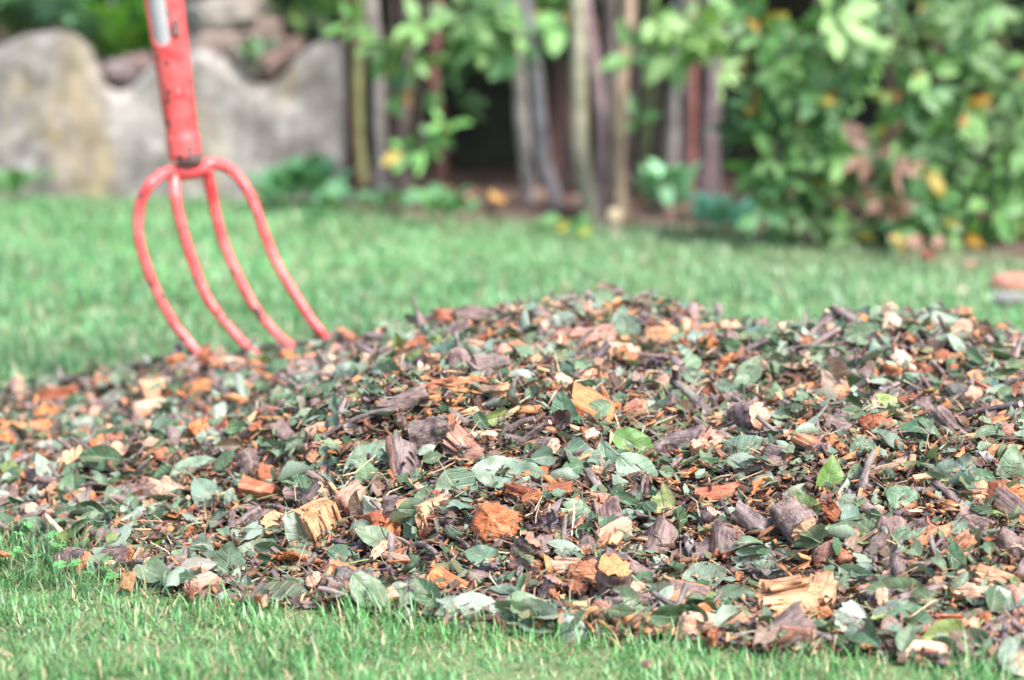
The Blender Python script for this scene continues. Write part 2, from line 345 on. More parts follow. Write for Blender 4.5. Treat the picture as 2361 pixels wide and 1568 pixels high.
# grass
def blades(N, xr, yr, L, W, seg, flat=0.):
    x = rng.uniform(*xr, N); y = rng.uniform(*yr, N)
    lim = 0.19*y + .55
    keep = (np.abs(x) < lim) & (y < bed_y(x) + .05 + .05*rng.normal(size=N))
    sdv = np.where((x > GX0) & (x < GX0+NX*GS-.02) & (y > GY0) & (y < GY0+NY*GS-.02), samp(SD, x, y), -1); keep &= (sdv < .012 + .02*rng.random(N))
    cl = vnoise(np.stack([x*16, y*16, x*0], -1)); keep &= rng.random(N) < .72+.4*cl
    x, y, cl, sdv = x[keep], y[keep], cl[keep], sdv[keep]; N = len(x)
    ln = L*rng.uniform(.4, 1.3, N)*(1+.45*cl); edge = (sdv > -.05); ln = np.where(edge, ln*rng.uniform(1, 1.7, N), ln)
    a = rng.uniform(0, 6.283, N) ; lean = np.abs(rng.normal(.55, .35, N)); wd = W*rng.uniform(.6, 1.3, N)
    d = np.stack([np.cos(a), np.sin(a)], -1); s = np.stack([-d[:, 1], d[:, 0]], -1); z0 = lawnz(x, y)-.002
    V = np.zeros((N, 2*seg+1, 3)); 
    th0 = np.clip(rng.normal(.45, .4, N)+flat, 0, 1.5); th1 = np.abs(rng.normal(.75, .5, N)); px_ = np.zeros(N); pz_ = np.zeros(N); th1 = np.minimum(th1, 1.75-th0)
    for k in range(seg+1):
        t = k/seg; ww = wd*(1-t**2)*.5
        c = np.stack([x+d[:, 0]*px_, y+d[:, 1]*px_, z0+pz_], -1); sv = np.c_[s*ww[:, None], np.zeros(N)]
        if k < seg: V[:, 2*k] = c-sv; V[:, 2*k+1] = c+sv
        else: V[:, 2*seg] = c
        an = th0+th1*(t+.5/seg); px_ = px_+np.sin(an)*ln/seg; pz_ = pz_+np.cos(an)*ln/seg
    f = []
    for k in range(seg-1): f += [(2*k, 2*k+1, 2*k+3), (2*k, 2*k+3, 2*k+2)]
    f.append((2*seg-2, 2*seg-1, 2*seg)); f = np.array(f)
    F = (f[None]+np.arange(N)[:, None, None]*(2*seg+1)).reshape(-1, 3)
    pal = np.array([(.10, .29, .10), (.13, .35, .12), (.19, .41, .19), (.075, .23, .095), (.30, .46, .29), (.42, .42, .27), (.48, .38, .27)])
    pw = np.array([.24, .24, .16, .12, .12, .08, .04]); ci = rng.choice(len(pal), N, p=pw/pw.sum()); C = (pal[ci] if not flat else np.array([(.44, .38, .25), (.30, .30, .16), (.34, .24, .16), (.20, .32, .14)])[ci % 4])*rng.uniform(.65, 1.3, (N, 1))
    near = np.clip((3.4-y)/.8, 0, 1)[:, None]; C = C*(1+near*np.array([.06, .03, -.10]))
    big = fbm(np.stack([x*2.2, y*2.2, x*0+4], -1), 3); C = C*(1+.45*big[:, None])*(1+.28*np.clip((y-3.2)/1.0, 0, 1))[:, None]; 
    dry = np.clip((y-4.3)/1.2, 0, 1)*np.clip((x+.2)/.8, 0, 1)*.55; C = C*(1-dry[:, None])+np.array([.34, .38, .24])*dry[:, None]
    wr = np.clip(1-(bed_y(x)-y)/.35, 0, 1)*np.clip((x+.5)/.3, 0, 1)*.6; wr = (wr*(.5+rng.random(N)))[:, None]; C = C*(1-wr)+np.array([.26, .21, .15])*wr
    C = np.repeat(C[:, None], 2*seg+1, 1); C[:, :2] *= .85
    return dict(v=V.reshape(-1, 3), f=F, lp=V.reshape(-1, 3), tag=np.zeros(N*(2*seg+1)), col=C.reshape(-1, 3))
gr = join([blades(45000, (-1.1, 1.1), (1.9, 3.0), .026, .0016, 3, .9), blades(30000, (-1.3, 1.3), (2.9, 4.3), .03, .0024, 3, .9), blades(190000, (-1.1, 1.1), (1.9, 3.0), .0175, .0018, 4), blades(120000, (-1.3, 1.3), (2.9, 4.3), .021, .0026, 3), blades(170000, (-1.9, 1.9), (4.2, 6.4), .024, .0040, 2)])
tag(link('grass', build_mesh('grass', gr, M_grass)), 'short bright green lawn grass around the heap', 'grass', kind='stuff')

# clover in the near lawn
def clover_proto():
    ps = []
    for a in (0, 2.09, 4.19):
        V = [(0, 0, 0)]; F = []
        for i in range(9):
            t = i/8*2-1; r_ = 1-.18*(abs(t) < .15); V.append((r_*math.cos(t*.85), r_*math.sin(t*.85)*.95, .12*abs(t)+.05))
        F = [(0, i, i+1) for i in range(1, 9)]; p = proto(V, F); c, s = math.cos(a), math.sin(a); ps.append(xf(p, np.array([[c, -s, 0], [s, c, 0], [0, 0, 1]])))
    p = join(ps); st = tube([(0, 0, 0), (.1, .1, -1.3), (.1, .3, -2.6)], .07, 5, False); return join([p, st])
cinst = []
for _ in range(1800):
    x, y = rng.uniform(-.6, .75), rng.uniform(1.95, 2.75)
    if x < .1 and rng.random() < .55: continue
    if samp(SD, x, y) > -.01 or vnoise(np.array([[x*5, y*5, 9.]]))[0] < .15: continue
    cinst.append((0, np.array([x, y, rng.uniform(.012, .03)]), rand_rot((0, -.25, 1), .25), rng.uniform(.0035, .0065), np.array((.12, .34, .10))*rng.uniform(.8, 1.3)))
tag(link('clover', build_mesh('clover', merge([clover_proto()], cinst), M_grass)), 'small round clover leaves among the near grass', 'clover', kind='stuff')

# ------------------------------------------------------------------ litter prototypes (unit length, scaled on placing)
def leaf_proto(seed, W=.27, t0=0., t1=1., sk0=0., sk1=0., fold=.25, curl=.2, jag=.05, nu=16, nv=4, stalk=True, serr=.05, roll=0.):
    rg = np.random.default_rng(seed); V, LP = [], []; ny = 2*nv+1
    j0, j1 = rg.normal(size=ny)*jag*(t0 > 0), rg.normal(size=ny)*jag*(t1 < 1); wob = rg.random(3)*9
    for i in range(nu+1):
        for j in range(ny):
            y = (j-nv)/nv; a = t0+sk0*y+j0[j]; b = t1+sk1*y+j1[j]; a = max(a, 0) if t0 == 0 else a
            if t1 >= 1: b = 1.0
            t = np.clip(a+(b-a)*i/nu, 0, 1); hw = W*(math.sin(math.pi*t**.85)**.8 if 0 < t < 1 else 0) + .004
            yy = y*hw*(1+serr*(i % 2-.5)*(abs(y) > .95)); ay = abs(yy)
            x = t; z = fold*ay + .5*curl*(t-.5)**2*2
            z += .06*vnoise(np.array([[x*3+wob[0], yy*5+wob[1], wob[2]]]))[0] + .03*vnoise(np.array([[x*8+wob[0], yy*12+wob[1], wob[2]]]))[0]
            if roll: th = yy/ (W)*roll; yy = math.sin(th)*W/roll; z += (1-math.cos(th))*W/roll
            V.append((x-.5, yy, z)); LP.append((t, y, 0))
    F = [(i*ny+j, (i+1)*ny+j, (i+1)*ny+j+1, i*ny+j+1) for i in range(nu) for j in range(ny-1)]
    p = proto(V, F, LP)
    if stalk and t0 == 0:
        z = V[nv][2]; s = tube([(-.49, 0, z), (-.6, .01, z-.01), (-.72, .03*rg.normal(), z-.05+.08*rg.random())], .009, 5, False); s['lp'][:] = (0, 0, 0); p = join([p, s])
    p['v'] = p['v']-p['v'].mean(0); return p
leaf_P = []
for s in range(26):
    rg = random.Random(s); m_ = s % 5
    kw = dict(W=rg.uniform(.21, .33), fold=rg.uniform(-.1, .6), curl=rg.uniform(-.8, .9), roll=rg.choice([0, 0, 0, 1.2, 2.2]))
    if m_ == 1: kw.update(t1=rg.uniform(.5, .8), sk1=rg.uniform(-.3, .3))
    if m_ == 2: kw.update(t0=rg.uniform(.2, .45), sk0=rg.uniform(-.3, .3))
    if m_ == 3: kw.update(t0=rg.uniform(.1, .3), t1=rg.uniform(.6, .85), sk0=rg.uniform(-.25, .25), sk1=rg.uniform(-.25, .25))
    leaf_P.append(leaf_proto(s, **kw))
dead_P = []
for s in range(8):
    p = leaf_proto(100+s, W=.36, fold=.3, curl=.8, roll=1.5+.3*s, nu=18, nv=6, stalk=False)
    q = p['v']; p['v'] = q + .13*np.stack([fbm(q*5+s*3+k*11, 3) for k in range(3)], -1) + .05*np.stack([vnoise(q*14+s*3+k*5) for k in range(3)], -1); dead_P.append(p)

def chip_proto(seed, W=.5, T=.25, k=18, m=6, jag=.12, barkside=False, taper=.2, ridge=.07):
    """splintered block along x, unit length"""
    rg = np.random.default_rng(seed); A = np.linspace(0, 2*math.pi, k, endpoint=False); c, s = np.cos(A), np.sin(A)
    e = .45; cy = np.sign(c)*np.abs(c)**e*W/2; cz = np.sign(s)*np.abs(s)**e*T/2; rid = 1+ridge*rg.normal(size=k)
    j0, j1 = rg.normal(size=k)*jag*.5, rg.normal(size=k)*jag*.5; sk = rg.uniform(-.5, .5, 2); V, LP, TG = [], [], []; tp = rg.uniform(-taper, taper, 2); bend = rg.uniform(-.15, .15)
    bark = (cz > T*.3) if barkside else np.zeros(k, bool)
    for i in range(m+1):
        t = i/m; x0 = -.5+j0+sk[0]*cy*.6; x1 = .5+j1+sk[1]*cy*.6; x = x0+(x1-x0)*t; f = rid*(1+.035*rg.normal(size=k))
        yy = cy*f*(1+tp[0]*(t-.5)*2); zz = cz*f*(1+tp[1]*(t-.5)*2)+bend*(t-.5)**2*4*T
        V += list(np.stack([x, yy, zz], -1)); TG += list(np.where(bark, 0., 1.))
    F = [(i*k+j, i*k+(j+1) % k, (i+1)*k+(j+1) % k, (i+1)*k+j) for i in range(m) for j in range(k)]
    for e_, rv in ((0, True), (m, False)):
        ring = np.array(V[e_*k:(e_+1)*k]); b = len(V); cen = ring.mean(0); V += list(ring); TG += [1.]*k
        mid = cen+(ring-cen)*.55; mid[:, 0] += rg.normal(size=k)*jag*.5; V += list(mid); TG += [1.]*k; V.append(cen+[rg.normal()*jag*.4, 0, 0]); TG.append(1.)
        for j in range(k):
            j2 = (j+1) % k; q = (b+j, b+j2, b+k+j2, b+k+j); q2 = (b+k+j, b+k+j2, b+2*k)
            F += [q[::-1], q2[::-1]] if not rv else [q, q2]
    V = np.array(V); return proto(V, F, V*.03, TG)
chip_P = [chip_proto(s, W=random.Random(s).uniform(.35, .9), T=random.Random(s+50).uniform(.1, .5), barkside=(s % 3 == 0), jag=random.Random(s).uniform(.08, .22)) for s in range(18)]
chip_N = 18
def log_proto(seed, r=.25, bend=.02, k=12, m=6, slant=.3, lpk=.03):
    rg = np.random.default_rng(seed); xs = np.linspace(-.5, .5, m+1); b1, b2 = rg.normal(size=2)*bend
    pts = [(x, b1*(1-4*x*x), b2*math.sin(x*4)) for x in xs]; rad = r*(1+.06*rg.normal(size=m+1))
    if r < .12: rad[rg.integers(1, m)] *= 1.35
    p = tube(pts, rad, k, True, seed*1.7, .26 if r > .12 else .2); v = p['v']; sl = rg.uniform(-slant, slant, 4)
    hi = np.clip(v[:, 0]*2, -1, 1); v[:, 0] += np.where(hi > .8, sl[0]*v[:, 1]+sl[1]*v[:, 2], 0) + np.where(hi < -.8, sl[2]*v[:, 1]+sl[3]*v[:, 2], 0)
    v += r*.16*np.stack([vnoise(v*6/r*.35+seed+k*9) for k in range(3)], -1); capm = p['tag'] > .5; v[capm] += rg.normal(size=(capm.sum(), 3))*r*np.array([.16, .06, .06]); p['lp'] = v*lpk; return p
log_P = [log_proto(s, r=random.Random(s).uniform(.16, .34)) for s in range(10)]
twig_P = [log_proto(200+s, r=random.Random(s).uniform(.022, .07), bend=.045, k=7, m=8, lpk=.045) for s in range(12)]
def forked(seed):
    a = log_proto(seed, r=.035, bend=.1, k=7, m=8, lpk=.05); b = xf(log_proto(seed+1, r=.04, bend=.1, k=6, m=5, lpk=.05), basis((.8, .6, .1), (0, 0, 1)), .45); return join([a, shift(b, (.2, .13, .02))])
twig_P += [forked(300+i) for i in range(4)]
def splinter(seed, n=46, L=1., W=.8, T=.6, gaps=.06):
    rg = np.random.default_rng(seed); ps = []
    for i in range(n):
        y = rg.uniform(-W/2, W/2); z = rg.uniform(-T/2, T/2); l = L*rg.uniform(.55, 1.02); c = chip_proto(seed*100+i, W=rg.uniform(.06, .22), T=rg.uniform(.03, .10), k=8, m=3, jag=.04, ridge=.12)
        a = rg.normal(size=2)*.07; q = xf(c, basis((1, a[0], a[1]), (0, rg.normal()*.3, 1)), 1.0); q['v'] = q['v']*np.array([l, 1, 1])+np.array([rg.uniform(-.5, .5)*(L-l)+rg.normal()*gaps*.5, y, z]); q['col'] = q['col']*rg.uniform(.55, 1.25); ps.append(q)
    core = chip_proto(seed, W=W*.85, T=T*.8, jag=.1); ps.append(core); p = join(ps); p['lp'] = p['v']*.045; return p
def lump(seed, sx=1, sy=.8, sz=.7, rough=.25, n=20, barkz=None):
    V, F = [], []
    for i in range(n+1):
        for j in range(2*n):
            th, ph = math.pi*i/n, math.pi*j/n; V.append((math.sin(th)*math.cos(ph), math.sin(th)*math.sin(ph), math.cos(th)))
    m_ = 2*n; F = [(i*m_+j, (i+1)*m_+j, (i+1)*m_+(j+1) % m_, i*m_+(j+1) % m_) for i in range(n) for j in range(m_)]
    V = np.array(V); V = np.sign(V)*np.abs(V)**.7; d = 1+rough*fbm(V*2.2+seed*5, 4)+rough*.35*vnoise(V*9+seed); V = V*d[:, None]*np.array([sx, sy, sz])*.5
    return proto(V, F, V*.05, np.ones(len(V)) if barkz is None else (V[:, 2] < barkz).astype(float))
crumb_P = []
for s in range(14):
    rg = np.random.default_rng(s+900); L = rg.uniform(.6, 1); b = np.array([(x, y, z) for x in (-1, 1) for y in (-1, 1) for z in (-1, 1)], float)*.5
    b *= np.array([L, rg.uniform(.12, .42), rg.uniform(.04, .16)]); b[:4, 1:] *= rg.uniform(.1, .9); b[4:, 1:] *= rg.uniform(.2, 1); b += rg.normal(size=b.shape)*np.array([.12, .05, .03])
    crumb_P.append(proto(b, [(0, 1, 3, 2), (4, 6, 7, 5), (0, 4, 5, 1), (2, 3, 7, 6), (0, 2, 6, 4), (1, 5, 7, 3)]))

chip_P += [lump(60+i, 1, .7, .5, .45, 9) for i in range(6)] + [splinter(80+i, 12, 1., .5, .3) for i in range(6)]
log_P += [splinter(90, 14, 1, .4, .3)]
chip_P += [tube([(-.5, 0, 0), (-.1, .03, .02), (.5, -.02, 0)], [.004, .03, .006], 5, True, 3., .3) for i in range(3)]
# ------------------------------------------------------------------ heap body + crumbs
body = proto(np.stack([XX, YY, HH], -1).reshape(-1, 3), [(i*NY+j, (i+1)*NY+j, (i+1)*NY+j+1, i*NY+j+1) for i in range(NX-1) for j in range(NY-1) if SD[i, j] > -.03], None, None)
body['col'][:] = (.05, .032, .026)
def scatter(N, smin=.0):
    out = []
    while len(out) < N:
        x, y = rng.uniform(-.8, 1.15, 4*N), rng.uniform(2.15, 3.95, 4*N)
        dens = np.where(y > 3.45, .35, 1.)*np.where(x > .75, .5, 1); k = (samp(SD, x, y) > smin) & (rng.random(4*N) < dens); out += list(zip(x[k], y[k]))
    return out[:N]
CR = np.array([(.10, .055, .04), (.17, .085, .05), (.36, .15, .065), (.47, .21, .09), (.60, .36, .19), (.17, .13, .13), (.14, .10, .12), (.12, .17, .085), (.20, .25, .16), (.24, .11, .07)])
CRW = np.array([.22, .20, .13, .10, .08, .14, .08, .06, .04, .07]); CRW /= CRW.sum()
ci = []
for x, y in scatter(62000, -.012):
    s = rng.gamma(2.6, .0042)+.003; z = max(0, float(samp(HH, x, y)))
    ci.append((rng.integers(14), np.array([x, y, z+abs(rng.normal())*.004+.001]), rand_rot(hnorm(x, y), .9), min(s, .034), CR[rng.choice(10, p=CRW)]*rng.uniform(.75, 1.45)))
shred_P = [proto([(-.5, -.1, 0), (-.1, -.28+.04*k, .08), (.35, -.16, -.03*k), (.5, .06, .1), (.1, .25, .02), (-.35, .2-.05*k, -.06), (0, 0, .12-.04*k)], [(6, i, (i+1) % 6) for i in range(6)]) for k in range(5)]
si = []
for x, y in scatter(17000, -.012):
    z = max(0, float(samp(HH, x, y))); si.append((rng.integers(5), np.array([x, y, z+abs(rng.normal())*.005+.002]), rand_rot(hnorm(x, y), .8), rng.uniform(.006, .020), np.array([(.10, .17, .11), (.05, .11, .05), (.20, .27, .19), (.15, .16, .08), (.22, .15, .11)][rng.integers(5)])*rng.uniform(.7, 1.3)))
fib_P = [proto([(-.5, -.02, 0), (-.5, .02, 0), (-.1, .05*k, .06+.02), (-.1, .05*k+.03, .06), (.5, -.04*k, .02), (.5, -.04*k+.012, 0.0)], [(0, 1, 3, 2), (2, 3, 5, 4)]) for k in range(-3, 4)]
fi = []
for x, y in scatter(6500, -.01):
    z = max(0, float(samp(HH, x, y))); fi.append((rng.integers(7), np.array([x, y, z+abs(rng.normal())*.007+.003]), rand_rot(hnorm(x, y), .7), rng.uniform(.012, .042), np.array([(.62, .42, .25), (.32, .18, .11), (.20, .25, .10), (.16, .11, .10), (.45, .42, .30)][rng.integers(5)])*rng.uniform(.7, 1.3)))
heap = join([body, merge(crumb_P, ci), merge(shred_P, si), merge(fib_P, fi)])
tag(link('mulch', build_mesh('mulch', heap, M_crumb, False)), 'loose heap of fine shredded bark and crumbs on the lawn', 'mulch', kind='stuff')

# ------------------------------------------------------------------ heroes: pieces one can find in the photo
def frame_of(right, up, cam_, n=None): return right*RT + up*UP - cam_*FW
def place(name, pr, mat, u, v, size_px, axis, nrm, col, label, cat, lift=.4, smooth=True, nudge=.007):
    q = on_pile(u, v); f = (q-CAM)@FW; s = size_px*K*f; M = basis(frame_of(*axis), frame_of(*nrm))
    me = build_mesh(name, pr, mat, smooth); o = link(name, me)
    q = q - unit(ray(u, v))*(s*lift*.35+nudge)
    mm = Matrix.Identity(4)
    for i in range(3):
        for j in range(3): mm[i][j] = M[i, j]*s
        mm[i][3] = q[i]
    o.matrix_world = mm; o.color = (*col, 1); tag(o, label, cat); return o
CREAM, BLOND, ORANGE, RUST, TERRA, PINK = (.72, .50, .30), (.66, .40, .19), (.60, .25, .085), (.42, .15, .07), (.52, .22, .12), (.55, .33, .24)
WC = 'wood piece'
HERO = []
def H(kind, *a, **k):
    if kind == 'log_piece': a = list(a); f_ = k.get('lift', .5) >= .8 and a[5][2] > .5; a[4] *= 1.2 if f_ else .98; k['lift'] = k.get('lift', .5)+(1.1 if f_ else .4)
    o = place(kind, *a, **k); u, v, f = project(np.array(o.matrix_world.translation)); thin = kind == 'twig'; HERO.append((u, v, f, a[4]*(.12 if thin else (.40 if kind in ('log_piece', 'wood_chunk') else .34)))); return o
# split chunks
H('wood_chunk', splinter(1), M_wood, 742, 1213, 105, (-.35, .9, .3), (.6, -.1, .8), BLOND, 'big splintered blond wood chunk on the near left slope beside the round cut log', WC, lift=.6, smooth=False)
H('wood_chunk', splinter(2, 60, W=.95, T=.7), M_wood, 1820, 1408, 130, (.95, .15, .2), (.1, .35, .9), (.70, .42, .21), 'largest fibrous blond wood chunk at the lower right edge of the heap by the grass', WC, lift=.6, smooth=False)
H('wood_chip', splinter(3, 30, W=.7, T=.35), M_wood, 1366, 788, 100, (.97, .05, .2), (0, .45, .9), PINK, 'ribbed pinkish block of wood high on the far slope', WC, smooth=False)
H('wood_chip', splinter(4, 20, W=.4, T=.25), M_wood, 1425, 812, 90, (.95, -.12, .2), (0, .5, .9), CREAM, 'cream split wood piece just right of the ribbed pinkish block', WC, smooth=False)
H('wood_chip', splinter(5, 26, W=.6, T=.2), M_wood, 1030, 1350, 92, (.8, -.5, .2), (.2, .45, .9), ORANGE, 'orange chip with dark grain lines low on the front slope', WC, smooth=False)
H('wood_chip', chip_proto(31, .42, .22), M_wood, 1652, 1138, 92, (.97, .15, .1), (0, .6, .8), (.46, .16, .08), 'flat red brown slab of wood in the middle right of the heap', WC)
H('wood_chip', chip_proto(32, .65, .25, ridge=.1), M_wood, 105, 1205, 66, (.1, .95, .2), (0, .1, 1), (.58, .30, .2), 'square reddish striped chip at the left edge near the grass', WC)
H('bark_chip', lump(3, 1, .6, .45, .2), M_wood, 80, 1068, 92, (.9, .1, .3), (0, .6, .8), (.45, .17, .08), 'smooth orange brown bark chip at the far left end of the heap', WC)
H('wood_chip', lump(4, 1, .65, .35, .3), M_wood, 455, 905, 85, (.9, .2, .3), (0, .6, .8), ORANGE, 'flat orange wood chip below the leftmost fork tine', WC)
H('bark_flake', chip_proto(33, .5, .2, jag=.3), M_wood, 458, 845, 66, (.5, .75, .2), (.3, .3, .9), (.34, .11, .05), 'rust brown torn bark flake where the leftmost tine enters the heap', WC)
H('bark_flake', lump(5, 1, .3, .22, .35), M_wood, 1030, 893, 125, (.97, .12, .1), (0, .5, .85), (.50, .2, .09), 'long rust orange bark flake behind the mossy log', WC)
H('wood_chunk', lump(6, 1, .9, .8, .32), M_wood, 1142, 1210, 105, (.9, -.2, .3), (0, .3, .95), (.58, .21, .075), 'crumbling round orange lump of rotten wood at the centre front', WC)
H('wood_chunk', lump(7, 1, .8, .8, .28), M_wood, 1355, 1328, 88, (.9, .1, .3), (0, .3, .95), (.55, .24, .11), 'rounded orange brown wood lump low in front beside a bark cone', WC)
H('wood_chip', lump(8, 1, .5, .4, .3), M_wood, 1350, 1424, 86, (.95, .1, .3), (0, .5, .9), (.72, .42, .2), 'pale orange chip resting on the front grass edge', WC)
H('wood_chip', chip_proto(34, .8, .4), M_wood, 768, 1328, 68, (.5, .75, .3), (-.3, .1, .9), (.60, .25, .13), 'flat terracotta coloured chip on the lower left front', WC)
H('wood_chip', splinter(9, 24, W=.4, T=.3), M_wood, 2294, 1343, 88, (.9, -.25, .3), (0, .6, .8), (.72, .45, .25), 'blond split stick at the right edge near the grass', WC, smooth=False)
H('wood_chip', chip_proto(35, .45, .2), M_wood, 2145, 1243, 92, (.9, .25, .2), (0, .6, .8), (.55, .24, .11), 'orange wedge of wood on the lower right slope', WC)
H('wood_chip', splinter(10, 24, W=.6, T=.4), M_wood, 2182, 1448, 82, (.9, .1, .3), (0, .5, .9), (.62, .27, .14), 'reddish orange chip in the lower right corner of the heap', WC, smooth=False)
H('wood_chip', chip_proto(36, .3, .28, jag=.06), M_wood, 2097, 1078, 58, (.3, .92, .1), (0, 0, 1), (.66, .36, .2), 'small upright blond stick on the right slope', WC)
H('wood_chunk', lump(11, 1, .55, .5, .3, barkz=.12), M_wood, 1100, 738, 112, (.95, -.1, .2), (0, .8, .6), (.58, .25, .09), 'orange wood piece with dark bark on top at the far ridge', WC)
H('bark_flake', chip_proto(37, .35, .12, jag=.2), M_wood, 1075, 702, 118, (.97, -.1, .1), (0, .7, .7), (.34, .13, .07), 'thin brown bark slab on the far ridge above an orange piece', WC, nudge=.01)
H('wood_chunk', chip_proto(38, .7, .5, barkside=True), M_wood, 790, 782, 66, (.4, .8, .3), (-.5, .2, .8), (.50, .21, .11), 'brown wood block right of the rightmost fork tine', WC)
H('wood_chip', chip_proto(39, .5, .3), M_wood, 860, 775, 50, (.6, .7, .3), (-.5, .2, .8), (.70, .42, .28), 'small pale pink chip on the left shoulder of the far ridge', WC)
H('wood_chip', chip_proto(40, .6, .3), M_wood, 1035, 742, 54, (.8, .5, .2), (0, .5, .8), CREAM, 'cream chip left of the orange piece on the far ridge', WC)
H('wood_chip', splinter(12, 20, W=.5, T=.3), M_wood, 1455, 955, 78, (.8, .4, .3), (0, .5, .8), (.62, .32, .2), 'pale terracotta wedge chip behind the purple leaves', WC, smooth=False)
H('wood_chunk', lump(13, 1, .8, .6, .3), M_wood, 1525, 782, 78, (.9, .1, .3), (0, .5, .8), (.58, .3, .14), 'round tan wood slice on the far slope right of the ribbed block', WC)
H('wood_chip', splinter(14, 24, W=.35, T=.2), M_wood, 2092, 848, 92, (.6, -.7, .2), (0, .5, .8), (.74, .52, .38), 'curved cream sliver on the right far slope', WC, smooth=False)
H('bark_chunk', lump(15, 1, .9, .8, .5), M_wood, 2020, 992, 78, (.9, .1, .3), (0, .5, .8), (.36, .11, .045), 'ragged dark rust lump of bark on the right slope', WC)
# logs, cut ends
def LG(seed, r): return log_proto(seed, r=r, k=28, m=14, bend=.03, slant=.2, lpk=.04)
H('log_piece', LG(51, .5), M_wood, 112, 965, 62, (.25, -.05, .95), (0, 1, .1), (.80, .42, .16), 'round cut log end facing out at the far left of the heap', WC, lift=1)
H('log_piece', LG(52, .42), M_wood, 68, 955, 60, (-.6, .1, .8), (0, 1, .1), (.40, .20, .12), 'brown log stub behind the round cut end at far left', WC, lift=.6)
H('log_piece', LG(53, .40), M_wood, 615, 1207, 66, (.5, .2, .85), (0, 1, .1), (.85, .52, .28), 'small round log with pale cut face left of the blond chunk', WC, lift=1)
H('log_piece', LG(54, .36), M_wood, 185, 1300, 80, (.55, .05, .85), (0, 1, .1), (.50, .22, .1), 'barked log end at the lower left edge touching the grass', WC, lift=.8)
H('log_piece', LG(55, .28), M_wood, 575, 1087, 86, (.25, -.9, .35), (0, .3, 1), (.55, .28, .16), 'short grey barked stick standing on the left slope', WC)
H('log_piece', LG(56, .26), M_wood, 662, 1007, 76, (.55, -.5, .6), (0, .8, .3), (.66, .34, .2), 'grey twig stub with pale cut end on the upper left slope', WC)
H('log_piece', LG(57, .42), M_moss, 1002, 1000, 96, (.9, .2, .3), (0, .9, .3), (.5, .24, .12), 'thick log section with green moss and lichen on bark near centre', WC, lift=.9)
H('log_piece', LG(58, .30), M_wood, 922, 1166, 76, (.97, -.08, .3), (0, .8, .3), (.50, .19, .09), 'half log with rusty wood and pale bark above the blond chunk', WC)
H('log_piece', LG(59, .16), M_wood, 930, 925, 118, (.9, .3, .1), (0, .8, .3), (.68, .4, .22), 'dark barked stick with pale cut end above the mossy log', WC, lift=.9)
H('log_piece', LG(60, .36), M_wood, 1728, 962, 76, (.5, .1, .9), (0, 1, .1), (.82, .50, .33), 'reddish log with cream cut face on the upper right slope', WC, lift=.8)
H('log_piece', LG(61, .38), M_wood, 1838, 1207, 84, (.3, -.35, .9), (0, 1, .1), (.86, .58, .36), 'upright log end with cream cut face under a curled leaf', WC, lift=1)
H('log_piece', LG(62, .34), M_wood, 1412, 1352, 100, (.15, .75, .6), (.2, .2, .9), (.70, .34, .13), 'bark cone with orange cut top low in front', WC, lift=.8)
H('log_piece', LG(63, .2), M_moss, 1563, 1020, 118, (.97, .12, .1), (0, .9, .3), (.4, .26, .2), 'green grey mossy log lying level on the right of centre', WC, lift=.9)
H('log_piece', LG(64, .17), M_wood, 2198, 992, 132, (.62, -.75, .2), (0, .5, .8), (.6, .32, .22), 'long dark barked stick slanting down on the right shoulder', WC, lift=1)
H('log_piece', LG(65, .28), M_wood, 2135, 958, 84, (.3, -.9, .2), (0, .3, .9), (.6, .32, .22), 'dark stick stub left of the long slanting stick', WC, lift=.8)
H('log_piece', LG(66, .17), M_wood, 1450, 1312, 128, (.85, -.45, .2), (0, .6, .8), (.70, .4, .24), 'grey barked stick with torn pale end beside the orange lump', WC)
H('log_piece', LG(67, .17), M_wood, 1253, 1372, 92, (.4, .85, .2), (0, .1, .9), (.42, .28, .22), 'grey stick leaning upright at the front edge', WC, lift=.8)
H('log_piece', LG(68, .3), M_wood, 1635, 1205, 66, (.25, .85, .4), (0, .1, .9), (.68, .44, .32), 'stubby grey twig with white cut top right of centre', WC)
H('log_piece', LG(69, .26), M_wood, 2105, 1225, 82, (.85, .4, .3), (0, .6, .8), (.6, .32, .22), 'grey barked log stub left of the orange wedge', WC)
H('log_piece', LG(70, .22), M_wood, 1745, 1212, 120, (.75, -.55, .2), (0, .6, .8), (.45, .3, .26), 'brown barked stick slanting left of the cream cut log', WC)
H('log_piece', LG(71, .3), M_wood, 2340, 1262, 92, (.7, -.6, .2), (0, .6, .8), (.6, .26, .14), 'thick bark log with orange side at the right frame edge', WC)
H('log_piece', LG(72, .34), M_moss, 1205, 1262, 72, (.5, .6, .5), (0, .6, .8), (.5, .3, .2), 'mossy bark lump under the crumbling orange lump', WC)
H('log_piece', LG(73, .4), M_moss, 820, 1352, 92, (.9, -.2, .3), (0, .8, .4), (.3, .25, .2), 'grey green mossy stub at the lower left front edge', WC)
